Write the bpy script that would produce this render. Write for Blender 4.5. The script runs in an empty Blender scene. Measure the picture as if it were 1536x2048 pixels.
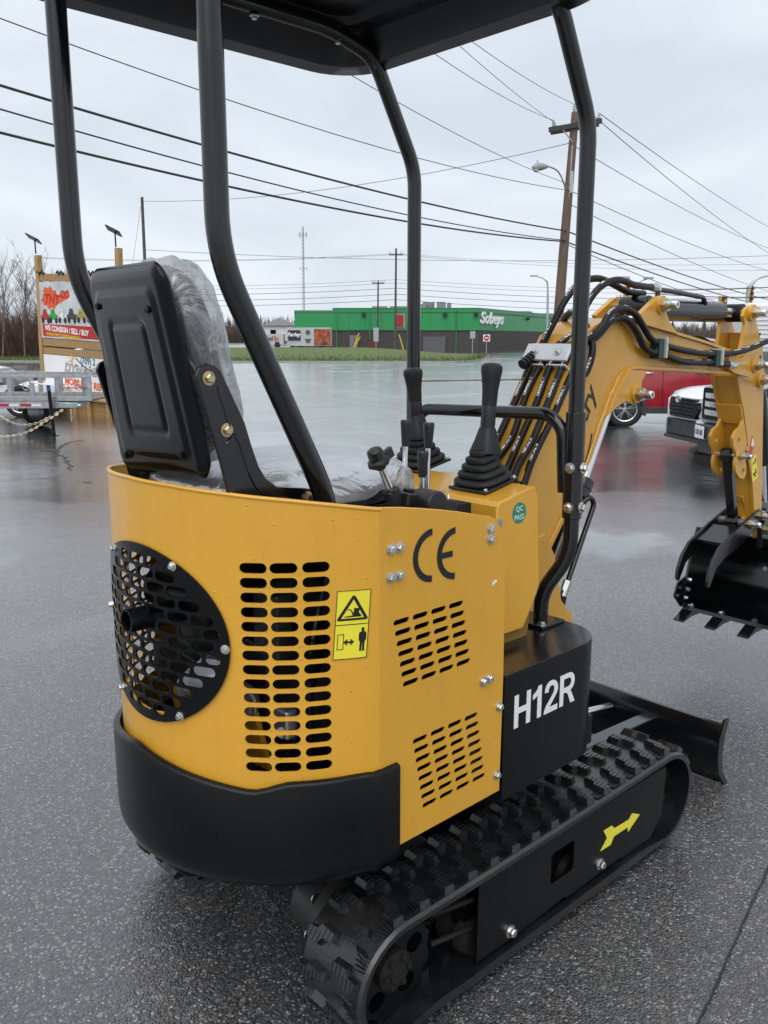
import bpy, bmesh, math, random
from mathutils import Vector, Matrix, noise
from mathutils.geometry import tessellate_polygon
R = math.radians
random.seed(7)
scene = bpy.context.scene
C = scene.collection

# ---------------------------------------------------------------- camera, sky, sun, exposure
AZ = R(47.3)
VF = Vector((math.cos(AZ), math.sin(AZ), 0)); RT = Vector((math.sin(AZ), -math.cos(AZ), 0))
cam = bpy.data.cameras.new('camera'); camo = bpy.data.objects.new('camera', cam); C.objects.link(camo)
camo.location = (0, 0, 1.4)
camo.rotation_euler = (R(90 - 11.438), 0, AZ - R(90))
cam.sensor_fit = 'VERTICAL'; cam.sensor_height = 36; cam.lens = 1720 / 2048 * 36
cam.clip_start = 0.05; cam.clip_end = 6000
scene.camera = camo

SUN_EL, SUN_AZ = R(56), R(215)          # direction the light comes from (math angle in plan)
world = bpy.data.worlds.new('World'); scene.world = world; world.use_nodes = True
nt = world.node_tree; nt.nodes.clear()
def wn(t, **k):
    n = nt.nodes.new(t)
    for a, b in k.items(): setattr(n, a, b)
    return n
sky = wn('ShaderNodeTexSky', sky_type='NISHITA', sun_disc=False, sun_elevation=SUN_EL, sun_rotation=R(90) - SUN_AZ,
         air_density=1.0, dust_density=3.0, ozone_density=1.0)
sc = wn('ShaderNodeVectorMath', operation='SCALE'); sc.inputs['Scale'].default_value = 0.10
nt.links.new(sky.outputs[0], sc.inputs[0])
tc = wn('ShaderNodeTexCoord'); mp = wn('ShaderNodeMapping'); mp.inputs['Scale'].default_value = (1, 1, 2.6)
nt.links.new(tc.outputs['Generated'], mp.inputs[0])
nz = wn('ShaderNodeTexNoise'); nz.inputs['Scale'].default_value = 2.6; nz.inputs['Detail'].default_value = 6; nz.inputs['Roughness'].default_value = .5
nz.inputs['Distortion'].default_value = .6
nt.links.new(mp.outputs[0], nz.inputs['Vector'])
cr = wn('ShaderNodeValToRGB')
cr.color_ramp.elements[0].position = .30; cr.color_ramp.elements[0].color = (.480, .525, .580, 1)
cr.color_ramp.elements[1].position = .70; cr.color_ramp.elements[1].color = (.645, .682, .728, 1)
nt.links.new(nz.outputs['Fac'], cr.inputs[0])
mx = wn('ShaderNodeMix', data_type='RGBA'); mx.inputs['Factor'].default_value = .92   # thick overcast over the clear sky
nt.links.new(sc.outputs[0], mx.inputs['A']); nt.links.new(cr.outputs[0], mx.inputs['B'])
bg = wn('ShaderNodeBackground'); bg.inputs['Strength'].default_value = 1.0
out = wn('ShaderNodeOutputWorld')
nt.links.new(mx.outputs['Result'], bg.inputs['Color']); nt.links.new(bg.outputs[0], out.inputs[0])

sun = bpy.data.lights.new('sun', 'SUN'); sun.energy = 1.5; sun.angle = R(70); sun.color = (1, .97, .93)
suno = bpy.data.objects.new('sun', sun); C.objects.link(suno)
sd = Vector((math.cos(SUN_EL) * math.cos(SUN_AZ), math.cos(SUN_EL) * math.sin(SUN_AZ), math.sin(SUN_EL)))
suno.rotation_euler = (-sd).to_track_quat('-Z', 'Y').to_euler(); suno.location = sd * 60
vs = scene.view_settings
vs.view_transform = 'Standard'; vs.look = 'None'; vs.exposure = 0.58; vs.gamma = 1; vs.use_curve_mapping = False
scene.render.engine = 'CYCLES'
scene.cycles.max_bounces = 8; scene.cycles.transparent_max_bounces = 16

# ---------------------------------------------------------------- materials
MATS = {}
class NT:
    def __init__(s, name):
        s.m = bpy.data.materials.new(name); s.m.use_nodes = True; s.t = s.m.node_tree
        s.b = s.t.nodes['Principled BSDF']; s.o = s.t.nodes['Material Output']
    def n(s, t, inp=None, **k):
        x = s.t.nodes.new(t)
        for a, b in k.items(): setattr(x, a, b)
        for a, b in (inp or {}).items():
            if isinstance(b, bpy.types.NodeSocket): s.t.links.new(b, x.inputs[a])
            else: x.inputs[a].default_value = b
        return x
    def set(s, **k):
        for a, b in k.items():
            a = a.replace('_', ' ')
            if isinstance(b, bpy.types.NodeSocket): s.t.links.new(b, s.b.inputs[a])
            else: s.b.inputs[a].default_value = b
    def coord(s, scale=(1, 1, 1), which='Object'):
        c = s.n('ShaderNodeTexCoord'); return s.n('ShaderNodeMapping', {'Vector': c.outputs[which], 'Scale': scale}).outputs[0]
    def noise(s, vec, scale, detail=4, rough=.5, out='Fac'):
        return s.n('ShaderNodeTexNoise', {'Vector': vec, 'Scale': scale, 'Detail': detail, 'Roughness': rough}).outputs[out]
    def ramp(s, fac, *stops):
        r = s.n('ShaderNodeValToRGB', {0: fac}); e = r.color_ramp.elements
        while len(e) < len(stops): e.new(.5)
        for i, (p, c) in enumerate(stops):
            e[i].position = p; e[i].color = (c, c, c, 1) if not hasattr(c, '__len__') else (*c, 1)
        return r.outputs[0]
    def mix(s, fac, a, b, blend='MIX'):
        x = s.n('ShaderNodeMix', data_type='RGBA', blend_type=blend)
        for k, v in (('Factor', fac), ('A', a), ('B', b)):
            if isinstance(v, bpy.types.NodeSocket): s.t.links.new(v, x.inputs[k])
            elif hasattr(v, '__len__'): x.inputs[k].default_value = (*v, 1)
            else: x.inputs[k].default_value = v
        return x.outputs['Result']
    def math(s, op, a, b=0.0, c=0.0):
        return s.n('ShaderNodeMath', {0: a, 1: b, 2: c}, operation=op).outputs[0]
    def bump(s, h, strength=.3, dist=.01, normal=None):
        d = {'Height': h, 'Strength': strength, 'Distance': dist}
        if normal is not None: d['Normal'] = normal
        return s.n('ShaderNodeBump', d).outputs[0]

def mat(name, col, rough=.5, metal=0.0, var=.12, bump=.0, bscale=60, vscale=6, coat=0.0, spec=.5, dirt=0.0):
    if name in MATS: return MATS[name]
    s = NT(name); v = s.coord()
    f = s.noise(v, vscale, 5, .6)
    lo = tuple(max(0, c * (1 - var)) for c in col); hi = tuple(min(1, c * (1 + var)) for c in col)
    c = s.ramp(f, (.3, lo), (.7, hi))
    if dirt:
        g = s.ramp(s.noise(v, vscale * .7, 8, .7), (.52, 0.0), (.75, dirt))
        c = s.mix(g, c, (.16, .14, .115))
    r = s.ramp(s.noise(v, vscale * 2.3, 4), (.3, max(0.02, rough * .8)), (.7, min(1, rough * 1.2)))
    s.set(Base_Color=c, Roughness=r, Metallic=metal)
    s.b.inputs['Coat Weight'].default_value = coat; s.b.inputs['Coat Roughness'].default_value = .12
    s.b.inputs['Specular IOR Level'].default_value = spec
    if bump: s.set(Normal=s.bump(s.noise(v, bscale, 3), bump, .004))
    MATS[name] = s.m; return s.m

def wet_paint(name, col, rough, drops=True, coat=.25):
    """sprayed metal, orange peel and rain drops standing on it"""
    s = NT(name); v = s.coord()
    f = s.noise(v, 2.2, 6, .6)
    c = s.ramp(f, (.3, tuple(x * .93 for x in col)), (.7, tuple(min(1, x * 1.05) for x in col)))
    g = s.ramp(s.noise(v, 5.0, 8, .75), (.56, 0.0), (.8, .22))
    c = s.mix(g, c, tuple(x * .62 + .015 for x in col))
    run = s.noise(s.coord((26, 26, 1.3)), 1.0, 5, .6)
    c = s.mix(s.ramp(run, (.50, 0.0), (.78, .16)), c, tuple(x * .55 + .01 for x in col))
    r = s.ramp(s.noise(v, 9, 5), (.3, rough * .7), (.7, rough * 1.35))
    r = s.mix(s.ramp(run, (.45, 0.0), (.7, .55)), r, (.14, .14, .14))
    nrm = s.bump(s.noise(v, 190, 2), .05, .003)
    if drops:
        vo = s.n('ShaderNodeTexVoronoi', {'Vector': v, 'Scale': 150.0, 'Randomness': 1.0}, feature='F1')
        sep = s.n('ShaderNodeSeparateColor', {0: vo.outputs['Color']})
        rad = s.math('MULTIPLY', s.math('GREATER_THAN', sep.outputs[0], .87), s.math('MULTIPLY', sep.outputs[1], .36))
        h = s.math('MAXIMUM', s.math('SUBTRACT', rad, vo.outputs['Distance']), 0.0)
        nrm = s.bump(h, .8, .007, nrm)
        r = s.mix(s.math('GREATER_THAN', h, .001), r, (.06, .06, .06))
    s.set(Base_Color=c, Roughness=r, Normal=nrm)
    s.b.inputs['Coat Weight'].default_value = coat; s.b.inputs['Coat Roughness'].default_value = .1
    MATS[name] = s.m; return s.m

YEL = wet_paint('yellow_paint', (.68, .352, .032), .36)
YELB = wet_paint('boom_yellow_paint', (.60, .31, .036), .34)
BLK = wet_paint('black_paint', (.0045, .005, .006), .17, drops=False)
BLKD = wet_paint('black_paint_with_drops', (.0045, .005, .006), .22)
BLKM = mat('black_satin', (.004, .0043, .0052), .27, var=.25, bump=.05, bscale=110, spec=.24, vscale=4)
BLKG = mat('black_gloss', (.004, .0045, .0055), .16, var=.25, bump=.012, bscale=40, spec=.2)
RUB = mat('track_rubber', (.0075, .008, .009), .28, var=.35, bump=.2, bscale=90, dirt=.10, vscale=9, spec=.75)
RUBM = mat('soft_rubber', (.011, .0115, .0125), .55, var=.2, bump=.08, bscale=120)
PLAS = mat('black_plastic', (.012, .012, .013), .38, var=.2, bump=.05, bscale=200)
CHR = mat('chrome_rod', (.68, .69, .70), .14, 1.0, var=.05)
ZINC = mat('zinc_bolt', (.62, .62, .60), .3, 1.0, var=.12, vscale=40)
BRASS = mat('yellow_zinc_bolt', (.52, .43, .27), .32, 1.0, var=.15, vscale=40)
ALU = mat('cast_aluminium', (.52, .53, .54), .38, .9, var=.2, vscale=20)
GALV = mat('galvanised_steel', (.36, .38, .40), .42, .75, var=.22, vscale=12)
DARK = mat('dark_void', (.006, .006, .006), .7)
DIRTM = mat('muddy_steel', (.013, .0118, .0105), .75, .3, var=.4, bump=.3, bscale=50)
STKY = mat('sticker_yellow', (.80, .70, .05), .32, var=.03)
STKG = mat('sticker_green', (.012, .22, .13), .35, var=.03)
STKR = mat('sticker_red', (.50, .03, .03), .35, var=.03)
INKB = mat('ink_black', (.006, .006, .006), .45, var=0)
INKW = mat('ink_white', (.80, .80, .80), .4, var=.02)
WHITE = mat('white_paint', (.70, .71, .72), .28, var=.04, coat=.4)

def film_mat(name, body, scl=7.0, det=7.0, bd=.026):
    s = NT(name); v = s.coord((1, 1, 1))
    w1 = s.n('ShaderNodeTexNoise', {'Vector': s.coord((1, 2.4, 1.3)), 'Scale': scl, 'Detail': det, 'Roughness': .58, 'Distortion': 1.4}).outputs['Fac']
    rid = s.math('ABSOLUTE', s.math('SUBTRACT', w1, .5))
    nrm = s.bump(rid, 1.0, bd)
    gl = s.n('ShaderNodeBsdfGlossy', {'Color': (.95, .96, .98, 1), 'Roughness': .24, 'Normal': nrm})
    df = s.n('ShaderNodeBsdfTranslucent', {'Color': (.62, .65, .68, 1), 'Normal': nrm})
    d2 = s.n('ShaderNodeBsdfDiffuse', {'Color': (.80, .82, .84, 1), 'Normal': nrm})
    tr = s.n('ShaderNodeBsdfTransparent', {'Color': (.97, .97, .98, 1)})
    lw = s.n('ShaderNodeLayerWeight', {'Blend': .42, 'Normal': nrm})
    m0 = s.n('ShaderNodeMixShader', {0: .5, 1: df.outputs[0], 2: d2.outputs[0]})
    m1 = s.n('ShaderNodeMixShader', {0: .42, 1: m0.outputs[0], 2: gl.outputs[0]})
    crk = s.ramp(rid, (.0, .42), (.05, .08), (.2, .0))
    fac = s.math('ADD', s.math('MULTIPLY_ADD', lw.outputs['Facing'], .55, body), crk)
    m2 = s.n('ShaderNodeMixShader', {0: fac, 1: tr.outputs[0], 2: m1.outputs[0]})
    s.t.links.new(m2.outputs[0], s.o.inputs[0]); MATS[name] = s.m; return s.m
FILM = film_mat('clear_plastic_film', .16); FILM2 = film_mat('cloudy_plastic_film', .74, 3.4, 5.0, .022)

def hose_mat():
    """black rubber hose with a broken line of white print along one side (UV: x along in metres, y around)"""
    s = NT('printed_hose'); uv = s.n('ShaderNodeTexCoord').outputs['UV']
    sep = s.n('ShaderNodeSeparateXYZ', {0: uv})
    band = s.math('MULTIPLY', s.math('GREATER_THAN', sep.outputs[1], .44), s.math('LESS_THAN', sep.outputs[1], .57))
    a = s.n('ShaderNodeTexNoise', {'Vector': s.n('ShaderNodeMapping', {'Vector': uv, 'Scale': (190, 9, 1)}).outputs[0], 'Scale': 1.0, 'Detail': 1.0}).outputs['Fac']
    w = s.n('ShaderNodeTexNoise', {'Vector': s.n('ShaderNodeMapping', {'Vector': uv, 'Scale': (16, .1, 1)}).outputs[0], 'Scale': 1.0, 'Detail': 0.0}).outputs['Fac']
    p = s.math('MULTIPLY', s.math('MULTIPLY', band, s.math('GREATER_THAN', a, .49)), s.math('GREATER_THAN', w, .53))
    s.set(Base_Color=s.mix(p, (.0065, .0068, .0075), (.68, .68, .68)), Roughness=.42)
    s.b.inputs['Specular IOR Level'].default_value = .32
    s.set(Normal=s.bump(s.noise(s.coord(), 260, 2), .12, .002))
    MATS['hose'] = s.m; return s.m
HOSE = hose_mat()

def wood_mat(name, col=(.36, .215, .085), axis=0):
    s = NT(name); sc3 = [14, 14, 14]; sc3[axis] = 1.1
    v = s.coord(tuple(sc3)); f = s.noise(v, 3.2, 7, .65)
    c = s.ramp(f, (.3, tuple(x * .52 for x in col)), (.52, col), (.75, tuple(min(1, x * 1.25) for x in col)))
    k = s.n('ShaderNodeTexVoronoi', {'Vector': s.coord(), 'Scale': 4.2}).outputs['Distance']
    c = s.mix(s.ramp(k, (.05, .75), (.12, 0.0)), c, tuple(x * .28 for x in col))
    s.set(Base_Color=c, Roughness=.5, Normal=s.bump(f, .25, .01)); MATS[name] = s.m; return s.m
WOODH = wood_mat('timber_rail', axis=0); WOODV = wood_mat('timber_post', (.40, .25, .10), axis=2)

# ---------------------------------------------------------------- mesh helpers
def smoothstep(a, b, x):
    t = min(1, max(0, (x - a) / (b - a))); return t * t * (3 - 2 * t)
class B:
    def __init__(s): s.v = []; s.f = []; s.uv = None
    def add(s, vs, fs):
        o = len(s.v); s.v += [tuple(p) for p in vs]; s.f += [tuple(i + o for i in q) for q in fs]; return s
    def box(s, x0, x1, y0, y1, z0, z1):
        return s.add([(x, y, z) for z in (z0, z1) for y in (y0, y1) for x in (x0, x1)],
                     [(0, 2, 3, 1), (4, 5, 7, 6), (0, 1, 5, 4), (2, 6, 7, 3), (0, 4, 6, 2), (1, 3, 7, 5)])
    def obox(s, c, size, ex, ez=None):
        ex = Vector(ex).normalized(); ez = Vector(ez or (0, 0, 1)); ey = ez.cross(ex).normalized(); ez = ex.cross(ey)
        h = [q / 2 for q in size]; c = Vector(c)
        return s.add([c + ex * a * h[0] + ey * b * h[1] + ez * d * h[2] for d in (-1, 1) for b in (-1, 1) for a in (-1, 1)],
                     [(0, 2, 3, 1), (4, 5, 7, 6), (0, 1, 5, 4), (2, 6, 7, 3), (0, 4, 6, 2), (1, 3, 7, 5)])
    def prism(s, poly, ax, a, b, holes=()):
        """polygon (two remaining axes in order) extruded along axis ax from a to b, optional holes"""
        def P(p, w):
            q = list(p); q.insert(ax, w); return tuple(q)
        loops = [list(poly)] + [list(h) for h in holes]
        tris = tessellate_polygon([[Vector((p[0], p[1], 0)) for p in l] for l in loops])
        flat = [p for l in loops for p in l]; n = len(flat)
        vs = [P(p, a) for p in flat] + [P(p, b) for p in flat]
        fs = [tuple(t) for t in tris] + [tuple(i + n for i in reversed(t)) for t in tris]
        o = 0
        for l in loops:
            m = len(l)
            for i in range(m): fs.append((o + i, o + (i + 1) % m, n + o + (i + 1) % m, n + o + i))
            o += m
        return s.add(vs, fs)
    def tube(s, pts, r, n=10, cap=True, closed=False, uv=False):
        pts = [Vector(p) for p in pts]; m = len(pts); rr = r if hasattr(r, '__len__') else [r] * m
        T = []
        for i in range(m):
            if closed: t = pts[(i + 1) % m] - pts[i - 1]
            else: t = pts[min(i + 1, m - 1)] - pts[max(i - 1, 0)]
            T.append(t.normalized())
        up = Vector((0, 0, 1)) if abs(T[0].z) < .9 else Vector((1, 0, 0))
        N = (up - T[0] * up.dot(T[0])).normalized(); o = len(s.v); vs = []
        for i in range(m):
            N = (N - T[i] * N.dot(T[i])).normalized(); Bn = T[i].cross(N)
            for k in range(n):
                a = 2 * math.pi * k / n; vs.append(pts[i] + (N * math.cos(a) + Bn * math.sin(a)) * rr[i])
        fs = []
        for i in range(m if closed else m - 1):
            j = (i + 1) % m
            for k in range(n): fs.append((i * n + k, i * n + (k + 1) % n, j * n + (k + 1) % n, j * n + k))
        if uv:
            if s.uv is None: s.uv = {}
            L = [0]
            for i in range(1, m): L.append(L[-1] + (pts[i] - pts[i - 1]).length)
            fo = len(s.f); q = 0
            for i in range(m - 1):
                for k in range(n):
                    s.uv[fo + q] = [(L[i], k / n), (L[i], (k + 1) / n), (L[i + 1], (k + 1) / n), (L[i + 1], k / n)]; q += 1
        if cap and not closed: fs += [tuple(reversed(range(n))), tuple((m - 1) * n + k for k in range(n))]
        return s.add(vs, fs)
    def cone(s, p0, p1, r0, r1=None, n=16):
        return s.tube([p0, p1], [r0, r0 if r1 is None else r1], n)
    def lathe(s, prof, p0, d, n=20, cap=True, sq=None):
        """profile [(radius, height)] about axis d through p0; sq = superellipse exponent for squarish sections"""
        d = Vector(d).normalized(); up = Vector((1, 0, 0)) if abs(d.x) < .8 else Vector((0, 1, 0))
        U = (up - d * up.dot(d)).normalized(); V = d.cross(U); p0 = Vector(p0); vs = []
        for r, h in prof:
            for k in range(n):
                a = 2 * math.pi * k / n; c, q = math.cos(a), math.sin(a); e = 1
                if sq: e = 1 / (abs(c) ** sq + abs(q) ** sq) ** (1 / sq)
                vs.append(p0 + d * h + (U * c + V * q) * r * e)
        fs = []
        for i in range(len(prof) - 1):
            for k in range(n): fs.append((i * n + k, i * n + (k + 1) % n, (i + 1) * n + (k + 1) % n, (i + 1) * n + k))
        if cap: fs += [tuple(reversed(range(n))), tuple((len(prof) - 1) * n + k for k in range(n))]
        return s.add(vs, fs)
    def loft(s, rings, closed=True, cap=True):
        n = len(rings[0]); vs = [p for r in rings for p in r]; fs = []
        for i in range(len(rings) - 1):
            for k in range(n if closed else n - 1):
                fs.append((i * n + k, i * n + (k + 1) % n, (i + 1) * n + (k + 1) % n, (i + 1) * n + k))
        if cap and closed: fs += [tuple(reversed(range(n))), tuple((len(rings) - 1) * n + k for k in range(n))]
        return s.add(vs, fs)
    def mesh(s, name='m', angle=38):
        me = bpy.data.meshes.new(name); me.from_pydata(s.v, [], s.f); me.update()
        if s.uv:
            l = me.uv_layers.new(name='UVMap')
            for p in me.polygons:
                if p.index in s.uv:
                    for li, u in zip(p.loop_indices, s.uv[p.index]): l.data[li].uv = u
        bm = bmesh.new(); bm.from_mesh(me); bmesh.ops.recalc_face_normals(bm, faces=bm.faces); bm.to_mesh(me); bm.free()
        me.polygons.foreach_set('use_smooth', [True] * len(me.polygons)); me.set_sharp_from_angle(angle=R(angle))
        return me
    def build(s, name, m, parent=None, bevel=0, seg=2, angle=38, sub=0):
        return link(name, s.mesh(name, angle), m, parent, bevel, seg, sub)
ROOTS = {}
def link(name, me, m, parent=None, bevel=0, seg=2, sub=0, world=None):
    o = bpy.data.objects.new(name, me); C.objects.link(o)
    if m is not None and me is not None and not me.materials: me.materials.append(m)
    if world is not None: o.matrix_basis = world; ROOTS[o.name] = world.copy()
    if parent is not None:
        o.parent = parent; o.matrix_parent_inverse = ROOTS.get(parent.name, Matrix()).inverted()
    if bevel:
        b = o.modifiers.new('bevel', 'BEVEL'); b.width = bevel; b.segments = seg; b.limit_method = 'ANGLE'; b.angle_limit = R(40); b.harden_normals = True
    if sub:
        q = o.modifiers.new('sub', 'SUBSURF'); q.levels = sub; q.render_levels = sub
    return o
def tag(o, label, cat, group=None, kind=None):
    if label: o['label'] = label
    if cat: o['category'] = cat
    if group: o['group'] = group
    if kind: o['kind'] = kind
    return o
def thing(name, label, cat, loc=(0, 0, 0), group=None):
    o = bpy.data.objects.new(name, None); C.objects.link(o); o.empty_display_size = .2
    o.location = loc; ROOTS[o.name] = Matrix.Translation(Vector(loc)); return tag(o, label, cat, group)
def struct(o): o['kind'] = 'structure'; return o
def spl(pts, n=6):
    P = [Vector(p) for p in pts]; P = [P[0] * 2 - P[1]] + P + [P[-1] * 2 - P[-2]]; out_ = []
    for i in range(1, len(P) - 2):
        for k in range(n):
            t = k / n; a, b, c, d = P[i - 1], P[i], P[i + 1], P[i + 2]
            out_.append(.5 * ((2 * b) + (c - a) * t + (2 * a - 5 * b + 4 * c - d) * t * t + (3 * b - a - 3 * c + d) * t ** 3))
    return out_ + [P[-2]]
def fillet(pts, r, n=7):
    P = [Vector(p) for p in pts]; o = [P[0]]
    for i in range(1, len(P) - 1):
        a, b, c = P[i - 1], P[i], P[i + 1]; u = (a - b); v = (c - b); d = min(r, u.length * .48, v.length * .48)
        s, e = b + u.normalized() * d, b + v.normalized() * d
        for k in range(n + 1):
            t = k / n; o.append(s * (1 - t) ** 2 + b * 2 * t * (1 - t) + e * t * t)
    return o + [P[-1]]
def stadium(cx, cy, w, h, n=6, ang=0):
    r = h / 2; L = w / 2 - r; o = []
    for s, c0 in ((1, -90), (-1, 90)):
        for k in range(n + 1):
            a = R(c0 + 180 * k / n); o.append((s * L + r * math.cos(a), r * math.sin(a)))
    ca, sa = math.cos(ang), math.sin(ang)
    return [(cx + x * ca - y * sa, cy + x * sa + y * ca) for x, y in o]
def rrect(x0, x1, y0, y1, r, n=5):
    o = []
    for cx, cy, a0 in ((x1 - r, y0 + r, -90), (x1 - r, y1 - r, 0), (x0 + r, y1 - r, 90), (x0 + r, y0 + r, 180)):
        for k in range(n + 1):
            a = R(a0 + 90 * k / n); o.append((cx + r * math.cos(a), cy + r * math.sin(a)))
    return o
def circle(cx, cy, r, n=24): return [(cx + r * math.cos(2 * math.pi * k / n), cy + r * math.sin(2 * math.pi * k / n)) for k in range(n)]
def bend(me, fn, cuts):
    """slice a flat mesh (u, v, w) at the given u values, then map every vertex through fn"""
    bm = bmesh.new(); bm.from_mesh(me)
    for u in cuts:
        bmesh.ops.bisect_plane(bm, geom=bm.verts[:] + bm.edges[:] + bm.faces[:], plane_co=(u, 0, 0), plane_no=(1, 0, 0))
    for v in bm.verts: v.co = fn(*v.co)
    bmesh.ops.recalc_face_normals(bm, faces=bm.faces); bm.to_mesh(me); bm.free()
    me.polygons.foreach_set('use_smooth', [True] * len(me.polygons)); me.set_sharp_from_angle(angle=R(38)); return me
def text_mesh(txt, height, depth=.0008, bold=0.0, shear=0.0, sx=1.0, spacing=1.0, align='CENTER'):
    """lettering as a thin mesh in the XY plane, cap height = height, centred"""
    cu = bpy.data.curves.new('t', 'FONT'); cu.body = txt; cu.size = height / .70; cu.extrude = depth / 2; cu.offset = bold; cu.shear = shear
    cu.resolution_u = 3; cu.space_character = spacing; cu.align_x = align
    ob = bpy.data.objects.new('t', cu); C.objects.link(ob)
    me = bpy.data.meshes.new_from_object(ob.evaluated_get(bpy.context.evaluated_depsgraph_get()))
    bpy.data.objects.remove(ob); bpy.data.curves.remove(cu)
    xs = [v.co.x for v in me.vertices]; ys = [v.co.y for v in me.vertices]
    cx = (min(xs) + max(xs)) / 2 if align == 'CENTER' else 0; cy = (min(ys) + max(ys)) / 2
    for v in me.vertices: v.co.x = (v.co.x - cx) * sx; v.co.y -= cy
    return me
def frame(p, ex, ey):
    ex = Vector(ex).normalized(); ez = ex.cross(Vector(ey)).normalized(); ey = ez.cross(ex)
    m = Matrix.Identity(4)
    for i in range(3): m[i][0], m[i][1], m[i][2], m[i][3] = ex[i], ey[i], ez[i], p[i]
    return m
def text(txt, height, p, ex, ey, m, parent, name='lettering', **k):
    me = text_mesh(txt, height, **k); me.transform(frame(p, ex, ey)); return link(name, me, m, parent)
def W(d, r, z): return VF * d + RT * r + Vector((0, 0, z))
# ---------------------------------------------------------------- ground
def zg(x, y):
    """the lot falls gently away from where the machine stands; far left the verge and road rise a little"""
    r = math.hypot(x - 1.7, y - 1.5); z = -.44 * smoothstep(3.6, 10.5, r)
    d = x * VF.x + y * VF.y; l = x * RT.x + y * RT.y
    return z + .68 * smoothstep(66, 96, d) * smoothstep(9, -3, l)
def G(d, r, up=0.0):
    p = W(d, r, 0); p.z = zg(p.x, p.y) + up; return p

def asphalt_mat():
    s = NT('wet_asphalt'); v = s.coord()
    vo = s.n('ShaderNodeTexVoronoi', {'Vector': v, 'Scale': 185.0, 'Randomness': 1.0})
    sep = s.n('ShaderNodeSeparateColor', {0: vo.outputs['Color']})
    big = s.n('ShaderNodeTexVoronoi', {'Vector': v, 'Scale': 105.0, 'Randomness': 1.0})
    sepb = s.n('ShaderNodeSeparateColor', {0: big.outputs['Color']})
    stone = s.ramp(sep.outputs[0], (.0, (.040, .0405, .042)), (.40, (.070, .071, .073)), (.74, (.098, .098, .098)), (.90, (.15, .15, .148)), (.975, (.36, .355, .345)))
    stone = s.mix(s.math('GREATER_THAN', sepb.outputs[1], .982), stone, (.16, .105, .085))
    stone = s.mix(s.math('GREATER_THAN', sepb.outputs[2], .985), stone, (.23, .225, .215))
    edge = s.ramp(vo.outputs['Distance'], (.25, 1.0), (.65, .55))
    col = s.mix(1.0, stone, edge, 'MULTIPLY')
    stain = s.ramp(s.noise(v, .55, 7, .62), (.28, .62), (.48, .95), (.56, 1.05), (.74, 1.28))
    col = s.mix(1.0, col, stain, 'MULTIPLY')
    # standing water: smooth film, darker base
    pn = s.n('ShaderNodeTexNoise', {'Vector': s.coord((1, 1, 1)), 'Scale': .23, 'Detail': 7.0, 'Roughness': .58, 'Distortion': .8}).outputs['Fac']
    pos = s.n('ShaderNodeTexCoord').outputs['Object']
    dist = s.n('ShaderNodeVectorMath', {0: pos, 1: (2.2, 1.2, 0)}, operation='DISTANCE').outputs['Value']
    far = s.ramp(s.math('DIVIDE', dist, 40.0), (.05, .0), (.20, .17))     # the lot's low part holds more water
    pm = s.ramp(s.math('ADD', pn, far), (.555, 0.0), (.635, 1.0))
    col = s.mix(s.math('MULTIPLY', pm, .12), col, (.016, .016, .017))
    rough = s.mix(pm, s.ramp(s.noise(v, 1.6, 6, .6), (.3, .17), (.7, .30)), s.ramp(s.noise(v, .9, 5), (.35, .10), (.7, .24)))
    h = s.math('ADD', s.math('MULTIPLY', vo.outputs['Distance'], -1.0), s.math('MULTIPLY', s.noise(v, 40, 4), .8))
    amt = s.math('MULTIPLY', s.math('SUBTRACT', 1.0, s.math('MULTIPLY', pm, .94)), s.ramp(s.math('DIVIDE', dist, 40.0), (.03, 1.0), (.22, .16)))
    n1 = s.n('ShaderNodeBump', {'Height': h, 'Strength': amt, 'Distance': .0031}).outputs[0]
    rip = s.n('ShaderNodeTexNoise', {'Vector': s.coord((1, 1, 1)), 'Scale': 2.6, 'Detail': 6.0, 'Roughness': .68}).outputs['Fac']
    n2 = s.bump(rip, .3, .03, n1)
    s.set(Base_Color=col, Roughness=rough, Normal=n2)
    s.b.inputs['IOR'].default_value = 1.4
    s.set(Coat_Normal=s.bump(rip, s.ramp(s.math('DIVIDE', dist, 40.0), (.10, .14), (.5, .7)), .03, s.n('ShaderNodeBump', {'Height': h, 'Strength': amt, 'Distance': .0009}).outputs[0]), Coat_Roughness=s.ramp(pm, (.0, .23), (1.0, .13)), Coat_Weight=1.0, Coat_IOR=1.62)
    s.b.inputs['Specular IOR Level'].default_value = .6
    return s.m
ASPH = asphalt_mat()
b = B()
rad = [0, .5, 1, 1.6, 2.3, 3, 3.8, 4.6, 5.5, 6.5, 7.5, 8.5, 10, 11.5, 13, 15, 18, 22, 27, 33, 40, 48, 56, 63, 67, 72, 78, 84, 90, 95, 100, 108, 116, 126, 140, 165, 200, 260, 360, 520, 800, 1300, 2200, 3600]
NA = 120; vs_ = []
for r in rad:
    for k in range(NA):
        a = 2 * math.pi * k / NA; x, y = r * math.cos(a), r * math.sin(a); vs_.append((x, y, zg(x, y)))
fs_ = [(i * NA + k, i * NA + (k + 1) % NA, (i + 1) * NA + (k + 1) % NA, (i + 1) * NA + k) for i in range(len(rad) - 1) for k in range(NA)]
ground = struct(B().add(vs_, fs_).build('parking_lot', ASPH))
ground['label'] = 'wet grey asphalt parking lot with standing water'

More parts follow.
